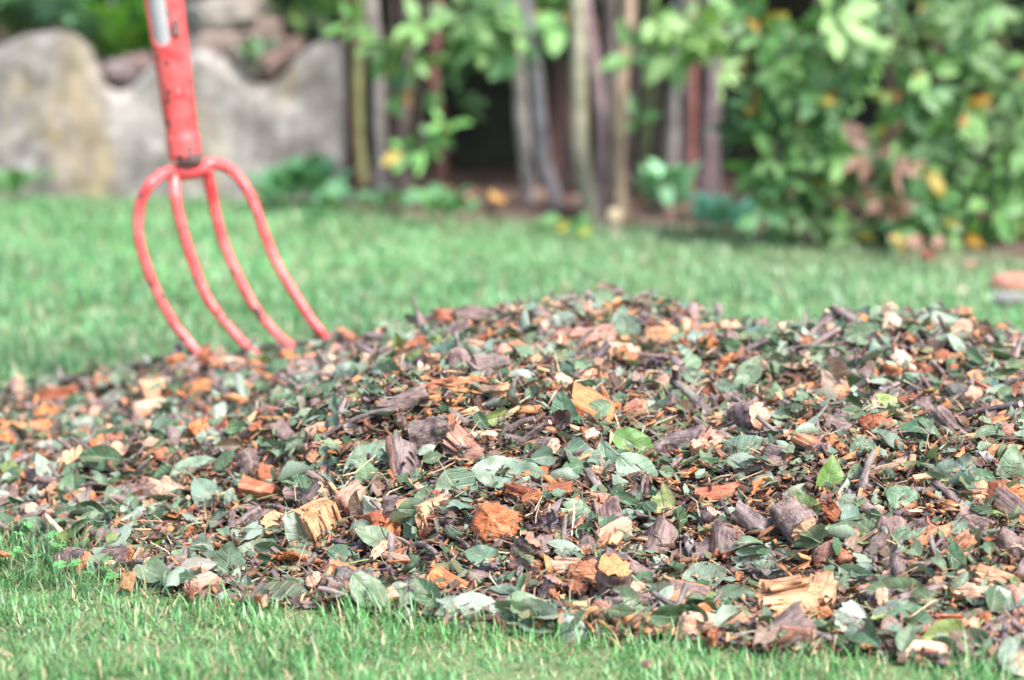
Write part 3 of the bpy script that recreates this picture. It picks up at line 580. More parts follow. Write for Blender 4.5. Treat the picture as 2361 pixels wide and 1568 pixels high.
for u, v, l, ax, r_, lb in ((1185, 1005, 128, (.75, .6, .2), .055, 'left one of two grey twigs crossing below the purple leaves'), (1222, 1010, 122, (.72, .6, .3), .06, 'right one of two grey twigs crossing below the purple leaves'),
        (1078, 978, 95, (.8, -.55, .2), .08, 'curved brown twig just right of the mossy log'), (830, 975, 190, (.95, .28, .1), .03, 'long thin brown twig sticking out above the big green leaves'),
        (1477, 1132, 80, (.12, .97, .1), .05, 'left one of two dark upright twigs right of centre'), (1492, 1128, 70, (.05, .97, .1), .055, 'right one of two dark upright twigs right of centre'),
        (1268, 880, 85, (.15, .95, .2), .05, 'thin knobbly twig poking up behind the purple leaves'), (1195, 672, 46, (.05, .97, .2), .06, 'small green twig poking up from the far ridge'),
        (2140, 905, 95, (.35, -.9, .2), .04, 'thin torn splinter pointing up from the right shoulder'), (2270, 762, 240, (.93, -.3, .1), .018, 'long bare twig arching off the right end of the heap'),
        (1545, 838, 200, (.97, -.12, .1), .02, 'long thin reddish twig on the far slope right of centre'), (1900, 1010, 110, (.25, -.95, .2), .04, 'slender dark twig standing on the right slope'),
        (1430, 690, 60, (.4, .85, .2), .05, 'short bent twig standing on the far ridge'), (2120, 720, 60, (-.5, .8, .2), .05, 'short dark twig on the right hand summit')):
    H('twig', log_proto(int(u), r=r_, bend=.06, k=9, m=10, slant=.1, lpk=.05), M_wood, u, v, l, ax, (0, .3, .95), (.55, .36, .26), lb, 'twig', lift=.6)
# dried purple leaves
for u, v, s, k, c, lb in ((1277, 985, 108, 0, (.12, .06, .075), 'clump of dark purple crumpled dead leaf at centre of the near ridge'), (1255, 1215, 92, 1, (.17, .12, .15), 'grey purple crumpled leaf beside the orange lump'),
        (2105, 850, 55, 2, (.14, .1, .16), 'small purple shrivelled leaf on the right far slope'), (1500, 855, 88, 3, (.13, .09, .14), 'dark purple shrivelled leaf on the far slope right of centre'), (300, 1055, 98, 4, (.2, .13, .13), 'purple brown curled leaf on the far left slope'),
        (310, 945, 72, 5, (.13, .08, .09), 'dark brown curled leaf on the left back slope'), (1580, 1170, 88, 6, (.15, .09, .11), 'purple brown dried leaf left of the red brown slab'), (1130, 800, 60, 7, (.12, .1, .18), 'bluish purple shrivelled leaf on the far centre slope'), (1900, 1345, 70, 2, (.12, .07, .1), 'dark purple dead leaf above the largest blond chunk')):
    H('dried_leaf', dead_P[k], M_dead, u, v, s, (.6, .6, .3), (0, .5, .9), c, lb, 'dead leaf', lift=.8)
# green leaves
GG, DG, BG, PG, YG = (.135, .215, .145), (.055, .125, .06), (.12, .20, .155), (.29, .36, .27), (.22, .32, .07)
LV = [(822, 920, 78, (.5, .8, .1), (-.3, 0, 1), BG, 0, 'upright blue green leaf on the upper left slope'),
 (848, 1055, 100, (-.6, -.4, .4), (0, .3, 1), GG, 1, 'broad cut grey green leaf above the dark twig debris left of centre'),
 (880, 1050, 105, (.95, .12, .1), (0, .5, .9), GG, 2, 'wide grey green leaf overlapping another left of centre'),
 (846, 1100, 70, (-.15, .95, .1), (0, .1, 1), (.15, .25, .13), 3, 'small hanging green leaf below the wide leaf left of centre'),
 (1050, 1125, 118, (.5, -.75, .2), (0, .3, 1), GG, 4, 'large rounded grey green leaf at centre of the near slope'),
 (1165, 1090, 150, (.95, -.05, .1), (0, .6, .8), (.19, .27, .2), 5, 'long pale green leaf lying flat at the heap centre'),
 (1117, 1286, 92, (.85, -.3, .1), (0, .4, .9), (.10, .19, .125), 6, 'serrated dark green leaf in front of the orange lump'),
 (1335, 1182, 84, (-.85, .3, .2), (0, .3, .9), (.17, .26, .17), 7, 'half leaf with clear veins right of centre front'),
 (1712, 1038, 108, (.8, .3, .1), (0, .5, .9), (.10, .18, .13), 8, 'dark triangular leaf on the right slope'),
 (463, 1278, 84, (.1, .95, .1), (0, .2, 1), (.23, .31, .25), 9, 'pale speckled leaf standing on the lower left edge'),
 (700, 1238, 112, (-.4, .85, .1), (.2, .1, 1), (.19, .26, .2), 10, 'long speckled leaf leaning on the blond chunk'),
 (525, 1318, 118, (.1, .95, .1), (0, .2, 1), (.18, .27, .19), 11, 'broad veined leaf lying over the lower left grass'),
 (480, 1148, 108, (.55, -.8, .1), (.2, .3, .9), (.14, .23, .17), 12, 'curved grey green leaf standing on the left slope'),
 (432, 1090, 108, (.9, .38, .1), (0, .6, .8), (.20, .29, .2), 13, 'long pale leaf pointing right on the left slope'),
 (1485, 672, 62, (.7, .5, .1), (0, .1, 1), (.42, .46, .36), 14, 'pale round leaf standing on top of the heap'),
 (2222, 1092, 84, (.15, .95, .1), (0, .1, 1), (.22, .30, .26), 15, 'pale blue green leaf upright on the right slope'),
 (1975, 1432, 112, (-.7, .65, .1), (0, .4, .9), (.30, .37, .32), 16, 'pale veined leaf at the lower right beside the largest chunk'),
 (345, 1252, 60, (.8, .3, .3), (0, .5, .8), (.12, .25, .03), 17, 'bright green curled leaf at the lower left edge'),
 (1785, 935, 92, (.05, .98, .1), (.4, 0, 1), (.13, .23, .14), 18, 'narrow leaf standing upright on the upper right slope'),
 (1470, 1345, 72, (.7, .3, .1), (0, .3, .9), (.075, .17, .085), 19, 'small dark green cut leaf beside the bark cone'),
 (572, 965, 78, (.7, .5, .1), (0, .3, .9), (.10, .18, .14), 20, 'blue green leaf on the upper left slope below the tines'),
 (112, 1038, 80, (.95, -.05, .1), (0, .5, .8), (.33, .38, .34), 21, 'pale grey leaf beside the orange bark at far left'),
 (75, 1160, 66, (.3, .9, .1), (0, .1, 1), (.26, .33, .29), 22, 'pale speckled leaf at the left edge above the striped chip'),
 (1460, 1025, 112, (.8, -.5, .1), (0, .4, .9), (.11, .24, .06), 23, 'pointed bright green leaf right of the purple leaves'),
 (1300, 960, 100, (-.1, .95, .1), (-.2, 0, 1), (.10, .20, .13), 24, 'tall dark green leaf behind the purple leaf clump'),
 (1395, 1045, 80, (.2, -.95, .1), (0, .1, 1), (.14, .23, .16), 25, 'hanging grey green leaf right of the purple leaves'),
 (1830, 1145, 70, (.6, .6, .1), (0, .1, 1), (.25, .28, .2), 26, 'curled pale leaf above the cream cut log'),
 (1868, 1175, 86, (-.6, .7, .1), (.2, .2, 1), (.06, .13, .035), 27, 'dark green leaf with a small hole behind the cream cut log'),
 (2080, 1150, 105, (.75, -.55, .1), (0, .4, .9), (.09, .18, .10), 28, 'long dark green leaf on the right slope'),
 (2195, 1232, 78, (.6, .6, .1), (0, .1, 1), (.24, .31, .24), 29, 'pale folded leaf resting on the orange wedge'),
 (1910, 1110, 100, (.2, .95, .1), (.4, .1, .9), (.13, .25, .06), 30, 'narrow yellow green leaf blade on the right slope'),
 (1530, 1170, 88, (-.2, .95, .1), (0, .1, 1), (.30, .36, .15), 31, 'yellowish spotted leaf left of the red brown slab'),
 (1470, 1090, 115, (.75, -.65, .1), (0, .4, .9), (.18, .28, .19), 32, 'pointed pale green leaf above the two dark twigs'),
 (950, 835, 58, (.5, .8, .1), (0, .1, 1), (.13, .2, .04), 33, 'olive green leaf on the far left slope'),
 (1415, 880, 66, (.1, .95, .1), (0, .1, 1), (.33, .38, .33), 34, 'pale leaf upright on the far slope'),
 (1205, 880, 76, (.9, -.2, .1), (0, .2, 1), (.29, .35, .31), 35, 'pale torn leaf on the far slope behind the centre'),
 (1290, 745, 70, (.8, .4, .1), (0, .3, 1), (.28, .35, .3), 36, 'pale green leaf below the far ridge'),
 (1440, 770, 110, (.1, .98, .1), (0, .2, 1), (.19, .28, .21), 37, 'tall pale leaf right of the ribbed block'),
 (1660, 905, 80, (.85, .25, .1), (0, .3, 1), (.11, .19, .14), 38, 'dark blue green leaf on the upper right slope'),
 (790, 1282, 78, (.8, -.4, .1), (0, .5, .9), (.065, .14, .085), 39, 'dark green leaf right below the blond chunk'),
 (385, 1340, 66, (.6, -.7, .1), (0, .3, .9), (.09, .2, .04), 40, 'folded green leaf lying on the lower left grass'),
 (650, 1385, 150, (.95, -.15, .1), (0, .7, .7), (.07, .10, .06), 41, 'dark leaf on the grass at the lower left edge'),
 (1085, 1410, 125, (.95, .05, .1), (0, .5, .9), (.32, .37, .31), 42, 'long pale leaf at the front edge on the grass'),
 (1320, 1450, 80, (.3, -.85, .1), (0, .3, .9), (.32, .37, .34), 43, 'pale leaf hanging into the front grass'),
 (2330, 1090, 110, (.1, .95, .1), (0, .2, 1), (.16, .25, .16), 44, 'broad green leaf at the right frame edge'),
 (640, 930, 70, (.1, .95, .1), (.2, 0, 1), (.11, .21, .12), 45, 'upright dark green leaf on the upper left slope'),
 (1985, 1045, 80, (.4, .85, .1), (0, .2, 1), (.2, .29, .21), 46, 'pale folded leaf left of the slanting dark stick'),
 (1620, 1330, 95, (.85, .2, .1), (0, .4, .9), (.16, .22, .16), 47, 'grey green leaf on the lower right slope'),
 (1690, 1385, 110, (.9, .1, .1), (0, .5, .9), (.13, .2, .13), 48, 'broad dark leaf left of the largest blond chunk')]
for u, v, s, ax, nn, c, sdk, lb in LV:
    rg = random.Random(sdk*7+1); kw = dict(W=rg.uniform(.26, .34), fold=rg.uniform(0, .35), curl=rg.uniform(-.5, .5), nu=22)
    if sdk % 3 == 1: kw.update(t1=rg.uniform(.7, .85), sk1=rg.uniform(-.2, .2))
    if sdk in (4,): kw.update(W=.42)
    p = leaf_proto(400+sdk, **kw)
    if nn[0]*0+1 and sdk in (14, 21, 34, 35, 42, 43, 15, 9, 22, 16): p['v'] = p['v']*np.array([1, 1, -1]); 
    H('leaf', p, M_leaf, u, v, s*1.15, ax, nn, c, lb, 'leaf', lift=.25, nudge=.014)

# ------------------------------------------------------------------ countless pieces: nearest 300 of a kind as things, the rest as stuff
def zone(x, y):
    u, v, f = project(np.array([x, y, float(samp(HH, x, y))]))
    a = 'left' if u < 790 else ('middle' if u < 1570 else 'right')
    b = 'front edge' if v > 1300 else ('near slope' if v > 930 else 'far slope')
    return u, v, '%s %s' % (a, b)
def scatter_kind(name, protos, mat, N, size, classes, cat, noun, tilt, limit, smooth=True, smin=.0, lo=.002, hi=.012, stuffname=None, stufflabel=None):
    items = []
    for x, y in scatter(N, smin):
        ci_ = random.choices(range(len(classes)), [c[1] for c in classes])[0]; cn, _, col, flip = classes[ci_]
        s = size[0]+(size[1]-size[0])*rng.beta(1.6, 2.6); nn = hnorm(x, y); M = rand_rot(nn + np.array([0, -.25, 0]), tilt)
        if flip: M = M@np.diag([1, -1, -1.])
        z = max(0., float(samp(HH, x, y))) + rng.uniform(lo, hi); k = int(rng.integers(len(protos))); u, v, zn = zone(x, y)
        if name != 'crumb' and any((u-hu)**2+(v-hv)**2 < (hr+s/K/y*(.24 if name == 'leaf' else .2))**2 and y < hf+.06 for hu, hv, hf, hr in HERO): continue
        vis = (0 < u < 2361) and (600 < v < 1568); items.append((-(s/y + .3*(z-samp(HH, x, y))) if vis else 9, k, np.array([x, y, z]), M, s, np.array(col)*rng.uniform(.75, 1.28), cn, zn))
    items.sort(key=lambda i: i[0]); meshes = {}
    for it in items[:limit]:
        _, k, L, M, s, col, cn, zn = it
        if k not in meshes: meshes[k] = build_mesh(name, protos[k], mat, smooth)
        o = link(name, meshes[k]); mm = Matrix.Identity(4)
        for i in range(3):
            for j in range(3): mm[i][j] = M[i, j]*s
            mm[i][3] = L[i]
        o.matrix_world = mm; o.color = (*col, 1)
        tag(o, '%s %s among the shreds on the %s of the heap' % (cn, noun, zn), cat, '%s %ss on the %s of the heap' % (cn, noun, zn))
    rest = items[limit:]
    if rest: tag(link(stuffname, build_mesh(stuffname, merge(protos, [(i[1], i[2], i[3], i[4], i[5]) for i in rest]), mat, smooth)), stufflabel, cat, kind='stuff')
LC = [('grey green', 30, (.125, .195, .115), 0), ('dark green', 30, (.05, .115, .055), 0), ('blue green', 14, (.095, .17, .13), 0), ('pale green underside-up', 17, (.21, .28, .20), 1), ('yellow green', 4, (.20, .27, .08), 0), ('brown', 8, (.19, .12, .09), 0)]
scatter_kind('leaf', leaf_P, M_leaf, 5200, (.016, .058), LC, 'leaf', 'loose leaf', .62, 295, smin=-.01, lo=.005, hi=.019, stuffname='leaf_litter', stufflabel='many small green leaf pieces mixed through the heap')
CC = [('orange', 32, (.62, .25, .09), 0), ('cream', 20, (.70, .49, .32), 0), ('rust brown', 20, (.42, .15, .07), 0), ('pinkish', 16, (.50, .29, .2), 0), ('tan', 14, (.60, .36, .19), 0)]
scatter_kind('wood_chip', chip_P, M_wood, 2300, (.009, .050), CC, 'wood chip', 'small wood chip', .8, 260, smooth=False, hi=.010, stuffname='wood_chips', stufflabel='many small orange and brown wood chips mixed through the heap')
TC = [('grey', 40, (.66, .50, .38), 0), ('brown', 35, (.52, .32, .21), 0), ('purplish', 15, (.48, .36, .36), 0), ('greenish', 15, (.44, .44, .27), 0)]
scatter_kind('twig', twig_P, M_wood, 2100, (.018, .10), TC, 'twig', 'broken twig', .5, 280, hi=.012, stuffname='twigs', stufflabel='many short broken twigs mixed through the heap')
scatter_kind('log_piece', log_P, M_wood, 700, (.014, .048), [('grey barked', 1, (.70, .45, .28), 0), ('brown barked', 1, (.62, .30, .15), 0)], 'wood piece', 'short stick stub', .6, 230, hi=.011, stuffname='stick_stubs', stufflabel='many short barked stick stubs through the heap')
scatter_kind('dried_leaf', dead_P, M_dead, 620, (.016, .046), [('brown', 1, (.17, .10, .08), 0), ('purple', 1, (.12, .08, .11), 0), ('grey', .6, (.22, .19, .19), 0)], 'dead leaf', 'crumpled dried leaf', .6, 230, hi=.010, stuffname='dried_leaves', stufflabel='many crumpled dried leaves through the heap')

# ------------------------------------------------------------------ the red fork
FY = 3.66
def fpt(u, v, dY=0.): return at_Y(u, v, FY+dY)
base = at_Y(436, 372, FY)
fork = empty('garden_fork', (base[0], base[1], base[2]-.25), 'red painted four tine garden fork stuck upright into the left end of the heap', 'garden fork')
pb, pt = fpt(427, 368), fpt(376, -20, -.005); ax = unit(pt-pb); Ls = .42
# socket: rounded octagonal sleeve with a U shaped slot
kx, mz = 120, 260; V, F = [], []; side = unit(np.cross(ax, -FW)); side = side if side[0] > 0 else -side; front = unit(np.cross(side, ax)); front = front if front@FW < 0 else -front
slot_top = np.linalg.norm(at_Y(366, 80, FY)-pb)
for i in range(mz+1):
    h = Ls*i/mz; r = (.0215 + .0055*min(1, h/.2)) + (-.002 if h > .030 else .0) ; r += .0008*math.exp(-((h-.032)/.003)**2)
    if h < .006: r -= .003*(1-h/.006)
    for j in range(kx):
        a = 2*math.pi*j/kx; am = (a % (math.pi/4))-math.pi/8; oc = (math.cos(math.pi/8)/math.cos(am)); rr = r*(.82+.18*oc/ .96)
        V.append(pb+ax*h+side*math.cos(a)*rr+front*math.sin(a)*rr)
def in_slot(i, j):
    h = Ls*(i+.5)/mz; a = 2*math.pi*(j+.5)/kx; s = math.cos(a); 
    if math.sin(a) < .1: return False
    hw = .0145; x = s*.0265+.0085; hc = slot_top
    return (h > hc and abs(x) < hw) or (h <= hc and math.hypot(x, (h-hc)) < hw)
F = [(i*kx+j, i*kx+(j+1) % kx, (i+1)*kx+(j+1) % kx, (i+1)*kx+j) for i in range(mz) for j in range(kx) if not in_slot(i, j)]
# inner wall gives the sleeve its thickness
nV = len(V); cen = np.array([pb+ax*Ls*(i/mz) for i in range(mz+1) for j in range(kx)]); Vi = list(cen + (np.array(V)-cen)*.93)
F += [tuple(x+nV for x in f[::-1]) for f in F]
slots = {(i, j) for i in range(mz) for j in range(kx) if in_slot(i, j)}
for i, j in slots:
    for (a, b, ni, nj) in (((i, j), (i+1, j), i, (j-1) % kx), ((i, (j+1) % kx), (i+1, (j+1) % kx), i, (j+1) % kx), ((i, j), (i, (j+1) % kx), i-1, j)):
        if (ni, nj) not in slots: p1, p2 = a[0]*kx+a[1] % kx, b[0]*kx+b[1] % kx; F.append((p1, p2, p2+nV, p1+nV))
sock = part('socket', proto(np.array(V+Vi), F), M_red, fork)
part('handle', join([tube([pb+ax*.05, pb+ax*.12, pb+ax*.18, pb+ax*.42, pb+ax*1.05], [.0175, .0203, .0222, .0230, .020], 28), ]), M_handle, fork, 'grey handle shaft showing through the slot of the red socket').color = (.48, .48, .49, 1)
gp = part('grip', tube([pb+ax*1.04-side*.055, pb+ax*1.045, pb+ax*1.04+side*.055], .015, 14), M_red, fork)
# worn patches and weld bead at the socket foot
wp = lump(21, 1, .55, .4, .3); M3 = basis(side, front)
part('worn_weld', shift(xf(wp, M3, .030), pb + side*.007 + front*.014 + ax*.001), M_rust, fork, 'dark bare metal blob at the foot of the socket').color = (.10, .07, .065, 1)
for k, (u, v, s, hgt) in enumerate(((411, 64, .011, 1.9), (440, 350, .006, 3.2))):
    q = fpt(u, v); h = (q-pb)@ax; sx = (q-pb)@side; rr = .0262 if h > .1 else .0225
    cy = math.sqrt(max(1e-6, rr**2-sx**2)); p = lump(30+k, .9, hgt, .25, .5); B = np.array([side, ax, front]).T
    nrm = unit(side*sx+front*cy); B = np.array([unit(np.cross(ax, nrm)), ax, nrm]).T
    part('paint_chip', shift(xf(p, B, s), pb+ax*h+side*sx+front*(cy-.0008)), M_rust, fork, 'dark patch of chipped paint').color = (.16, .10, .095, 1)
# tines: centre lines read off the photo; they lean to the right and towards the camera as they go down
def tine(pts, dY0, slope):
    q = []; u0 = pts[0][0]
    for u, v in pts: q.append(at_Y(u, v, FY+dY0 - slope*(max(0, u-u0))*K*FY))
    q = np.array(q); t = np.linspace(0, 1, len(q)); tt = np.linspace(0, 1, 60); 
    # Catmull-Rom
    out = []
    for s in tt:
        x = s*(len(q)-1); i = min(int(x), len(q)-2); f = x-i; p0 = q[max(i-1, 0)]; p1 = q[i]; p2 = q[i+1]; p3 = q[min(i+2, len(q)-1)]
        out.append(.5*((2*p1)+(-p0+p2)*f+(2*p0-5*p1+4*p2-p3)*f*f+(-p0+3*p1-3*p2+p3)*f**3))
    return np.array(out)
TIN = [([(405, 395), (372, 402), (342, 430), (325, 465), (318, 510), (322, 560), (338, 615), (362, 675), (398, 740), (455, 812), (515, 870), (590, 930)], -.04),
       ([(403, 395), (402, 430), (409, 480), (424, 540), (446, 610), (474, 680), (520, 745), (578, 808), (640, 860), (720, 915)], -.018),
       ([(478, 392), (484, 430), (496, 490), (516, 560), (548, 635), (586, 705), (630, 762), (680, 806), (745, 856), (820, 905)], .015),
       ([(455, 385), (495, 378), (532, 392), (566, 430), (590, 480), (612, 545), (642, 615), (682, 682), (722, 742), (762, 786), (830, 850), (900, 900)], .04)]
for k, (pts, dy) in enumerate(TIN):
    C_ = tine(pts, dy*.0, .45); n_ = len(C_); tt = np.linspace(0, 1, n_)
    C_[:, 1] += dy*np.clip(tt*6, 0, 1); 
    # keep the same picture line when moved in depth
    for i in range(n_):
        u, v, f = project(np.array([C_[i][0], C_[i][1]-dy*min(1, tt[i]*6), C_[i][2]])); C_[i] = at_Y(u, v, C_[i][1])
    rad = .0074*(1-.25*tt)*np.where(tt > .9, 1-(tt-.9)*6, 1)
    if k in (0, 3): rad = rad*(1+.18*np.exp(-(tt/.10)**2))
    part('tine', tube(C_, rad, 16, True, k*1.3, .05), M_red, fork)
br = tine([(398, 398), (420, 396), (448, 393), (482, 388)], 0, 0); part('crossbar', tube(br, [.0085+.0035*math.sin(math.pi*i/59)**.5 for i in range(60)], 14, True, 3, .08), M_red, fork)

# ------------------------------------------------------------------ stone wall on the left
WY = 6.32
prof = [(-560, 120), (-420, 85), (-330, 110), (-260, 190), (-200, 200), (-120, 150), (-60, 120), (0, 105), (50, 82), (110, 74), (160, 82), (195, 115), (222, 170), (245, 205), (270, 215), (300, 205), (320, 180), (350, 150), (400, 130), (450, 118), (500, 125), (545, 160), (580, 195), (625, 200), (655, 170), (690, 125), (725, 100), (765, 94), (795, 105)]
V, F = [], []; top = []
pu = np.array(prof, float); us = np.linspace(pu[0, 0], pu[-1, 0], 150); vs = np.interp(us, pu[:, 0], pu[:, 1]); nzr = 26; th = .13
xs = [at_Y(u, v, WY)[0] for u, v in zip(us, vs)]; zs = [at_Y(u, v, WY)[2] for u, v in zip(us, vs)]
for fb in (0, 1):
    for i in range(len(us)):
        for j in range(nzr+1):
            z = -.05+(zs[i]+.05)*j/nzr; y = WY + (0 if fb == 0 else th); y += (.018*(j/nzr > .93) if fb == 0 else -.018*(j/nzr > .93)) + .012*fbm(np.array([[xs[i]*8, z*8, fb*5.]]), 4)[0]
            V.append((xs[i], y, z))
nn_ = nzr+1; N1 = len(us)*nn_
F = [(i*nn_+j, (i+1)*nn_+j, (i+1)*nn_+j+1, i*nn_+j+1) for i in range(len(us)-1) for j in range(nzr)]
F += [tuple(a+N1 for a in f[::-1]) for f in F]
F += [(i*nn_+nzr, (i+1)*nn_+nzr, (i+1)*nn_+nzr+N1, i*nn_+nzr+N1) for i in range(len(us)-1)]
for e in (0, len(us)-1): F += [(e*nn_+j, e*nn_+j+1, e*nn_+j+1+N1, e*nn_+j+N1) for j in range(nzr)]
o = link('stone_wall', build_mesh('stone_wall', proto(V, F), M_wall)); tag(o, 'low weathered grey stone garden wall with scalloped top at the left', 'stone wall')
# raised earth behind it
bank = sheet('soil_bank', -3.2, -.38, WY+.10, WY+1.2, 60, 24, lambda x, y: .15+.22*np.clip((y-WY-.1)/.5, 0, 1)*np.clip((-.4-x)/.1, 0, 1)+.02*fbm(np.stack([x*10, y*10, x*0], -1), 3), M_soil)
for u, v, s, c, sq, lb in ((520, 28, 170, (.50, .36, .31), .42, 'large pale pink rubble stone on top of the wall right of the fork'), (500, 95, 150, (.42, .27, .23), .5, 'brown pink stone under the large pale one on the wall'),
        (600, 75, 90, (.40, .25, .21), .7, 'reddish stone at the right end of the rubble pile'), (640, 130, 120, (.36, .20, .17), .35, 'long brown stone slanting down the wall top'), (585, 165, 90, (.44, .3, .26), .5, 'pinkish stone in the dip of the wall top'),
        (470, 140, 80, (.36, .31, .29), .6, 'grey brown stone just right of the fork socket'), (280, 165, 84, (.36, .23, .22), .6, 'mauve stone in the wall dip left of the fork'), (318, 150, 64, (.30, .17, .15), .7, 'small dark red stone in the wall dip left of the fork'), (560, 120, 60, (.46, .33, .29), .7, 'small pink stone in the middle of the rubble pile')):
    q = at_Y(u, v, WY+.06+.04*(v < 100)); p = xf(lump(int(u), 1, .8, sq, .42, 16), np.eye(3), s*K*WY*1.05); p = xf(p, basis((1, .2, -.15 if u > 600 else .1), (0, 0, 1)))
    if u == 640: p = xf(p, basis((.8, 0, .6), (0, -.2, 1)))
    o = link('rubble_stone', build_mesh('rubble_stone', p, M_rub)); o.location = q; o.color = (c[0]*.72, c[1]*.88, c[2]*.92, 1); tag(o, lb, 'stone')

# boundary wall far behind the shrubs, its shade put into dark stone colours
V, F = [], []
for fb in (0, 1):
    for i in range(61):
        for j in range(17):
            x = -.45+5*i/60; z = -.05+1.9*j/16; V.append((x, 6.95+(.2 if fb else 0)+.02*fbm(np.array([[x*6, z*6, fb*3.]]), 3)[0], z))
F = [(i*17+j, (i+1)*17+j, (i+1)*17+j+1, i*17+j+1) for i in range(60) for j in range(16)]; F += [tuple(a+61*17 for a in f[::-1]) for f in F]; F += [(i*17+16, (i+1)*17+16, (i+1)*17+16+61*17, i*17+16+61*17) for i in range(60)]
M_dark = mat_ground('mossy_shade_dark_stone', (.035, .035, .028), (.06, .065, .04), (.03, .025, .025), 6)
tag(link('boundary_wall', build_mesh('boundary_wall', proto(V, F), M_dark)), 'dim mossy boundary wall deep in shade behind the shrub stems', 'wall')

# ------------------------------------------------------------------ shrubs
shr_P = [leaf_proto(600+s, W=.19+.03*(s % 3), fold=.15+.1*(s % 2), curl=-.5+.3*(s % 4), nu=7, nv=2, serr=0, stalk=True) for s in range(6)]
LG_ = np.array([(.09, .28, .07), (.055, .17, .05), (.13, .33, .085), (.035, .11, .035), (.18, .40, .11), (.07, .24, .10)])
YEL = np.array([(.42, .22, .02), (.40, .30, .05), (.34, .16, .05)])
def cluster(inst, c, rad, n, size, pale=0., yellow=.03, dark=1.0, dead=0., sprig=5):
    c = np.array(c); 
    for _ in range(max(1, n//sprig)):
        d = rng.normal(size=3); d /= np.linalg.norm(d); tip = c + d*np.array(rad)*rng.random()**.45
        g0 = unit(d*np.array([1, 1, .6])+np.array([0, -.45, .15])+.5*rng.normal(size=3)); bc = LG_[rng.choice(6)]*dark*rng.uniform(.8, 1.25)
        for k in range(sprig):
            a = k*2.4+rng.random(); s1 = unit(np.cross(g0, [.1, .2, 1])); s2 = np.cross(g0, s1); rad_ = s1*math.cos(a)+s2*math.sin(a)
            dr = unit(g0*.55+rad_*.9+np.array([0, 0, -.25])); nrm = unit(g0*.9-rad_*.5+np.array([0, -.1, .5])+.25*rng.normal(size=3))
            s = size*rng.uniform(.7, 1.2); col = bc*rng.uniform(.85, 1.2)
            if pale: col = col*(1-pale)+np.array([.27, .44, .17])*pale
            rr = rng.random()
            if rr < yellow: col = YEL[rng.choice(3)]
            elif rr < yellow+dead: col = np.array((.20, .10, .075))*rng.uniform(.7, 1.3)
            inst.append((int(rng.integers(6)), tip+dr*s*.5-g0*s*.14*k/2, basis(dr, nrm), s, col))
def stem_tube(pts, wpx, seed, Y=None, topz=1.6):
    b = at_Z(pts[-1][0], pts[-1][1], .0); Y = b[1] if Y is None else Y; q = [at_Y(u, v, Y) for u, v in pts[::-1]]; q[0][2] = -.02
    # carry the stem on above the frame
    d = unit(q[-1]-q[-2]+np.array([0, 0, .2])); 
    while q[-1][2] < topz: q.append(q[-1]+d*.22+np.array([.02*math.sin(seed*3+len(q)), .02*math.cos(seed+len(q)), 0]))
    q = np.array(q); t = np.linspace(0, len(q)-1, 40); C_ = np.stack([np.interp(t, range(len(q)), q[:, k]) for k in range(3)], -1)
    C_[:, 0] += .010*vnoise(np.stack([C_[:, 2]*7, C_[:, 2]*0+seed, C_[:, 2]*0], -1)); r_ = wpx*.5*K*Y
    return tube(C_, np.linspace(r_*1.12, r_*.55, 40), 12, True, seed, .14)
def shrub(label, stems, clusters, size, Ybase, smooth=True):
    u0 = np.mean([s[0][-1][0] for s in stems]); b = at_Z(u0, stems[0][0][-1][1], 0.)
    e = empty('shrub', (b[0], b[1], 0), label, 'shrub')
    for k, (pts, wpx, c, *Yo) in enumerate(stems):
        o = part('stem', stem_tube(pts, wpx, k*2.1+u0*.01, *Yo), M_bark, e); o.color = (*c, 1)
    inst = []
    for cl in clusters: cluster(inst, *cl[:4], **(cl[4] if len(cl) > 4 else {}))
    part('foliage', merge(shr_P, inst), M_shrub, e)
    return e
def A(u, v, Y): return at_Y(u, v, Y)
BR, GY, OL, RD, PU, TN = (.20, .10, .085), (.36, .32, .30), (.30, .33, .17), (.32, .15, .12), (.17, .11, .13), (.38, .29, .20)
def S_(w): return w*.39*1.02
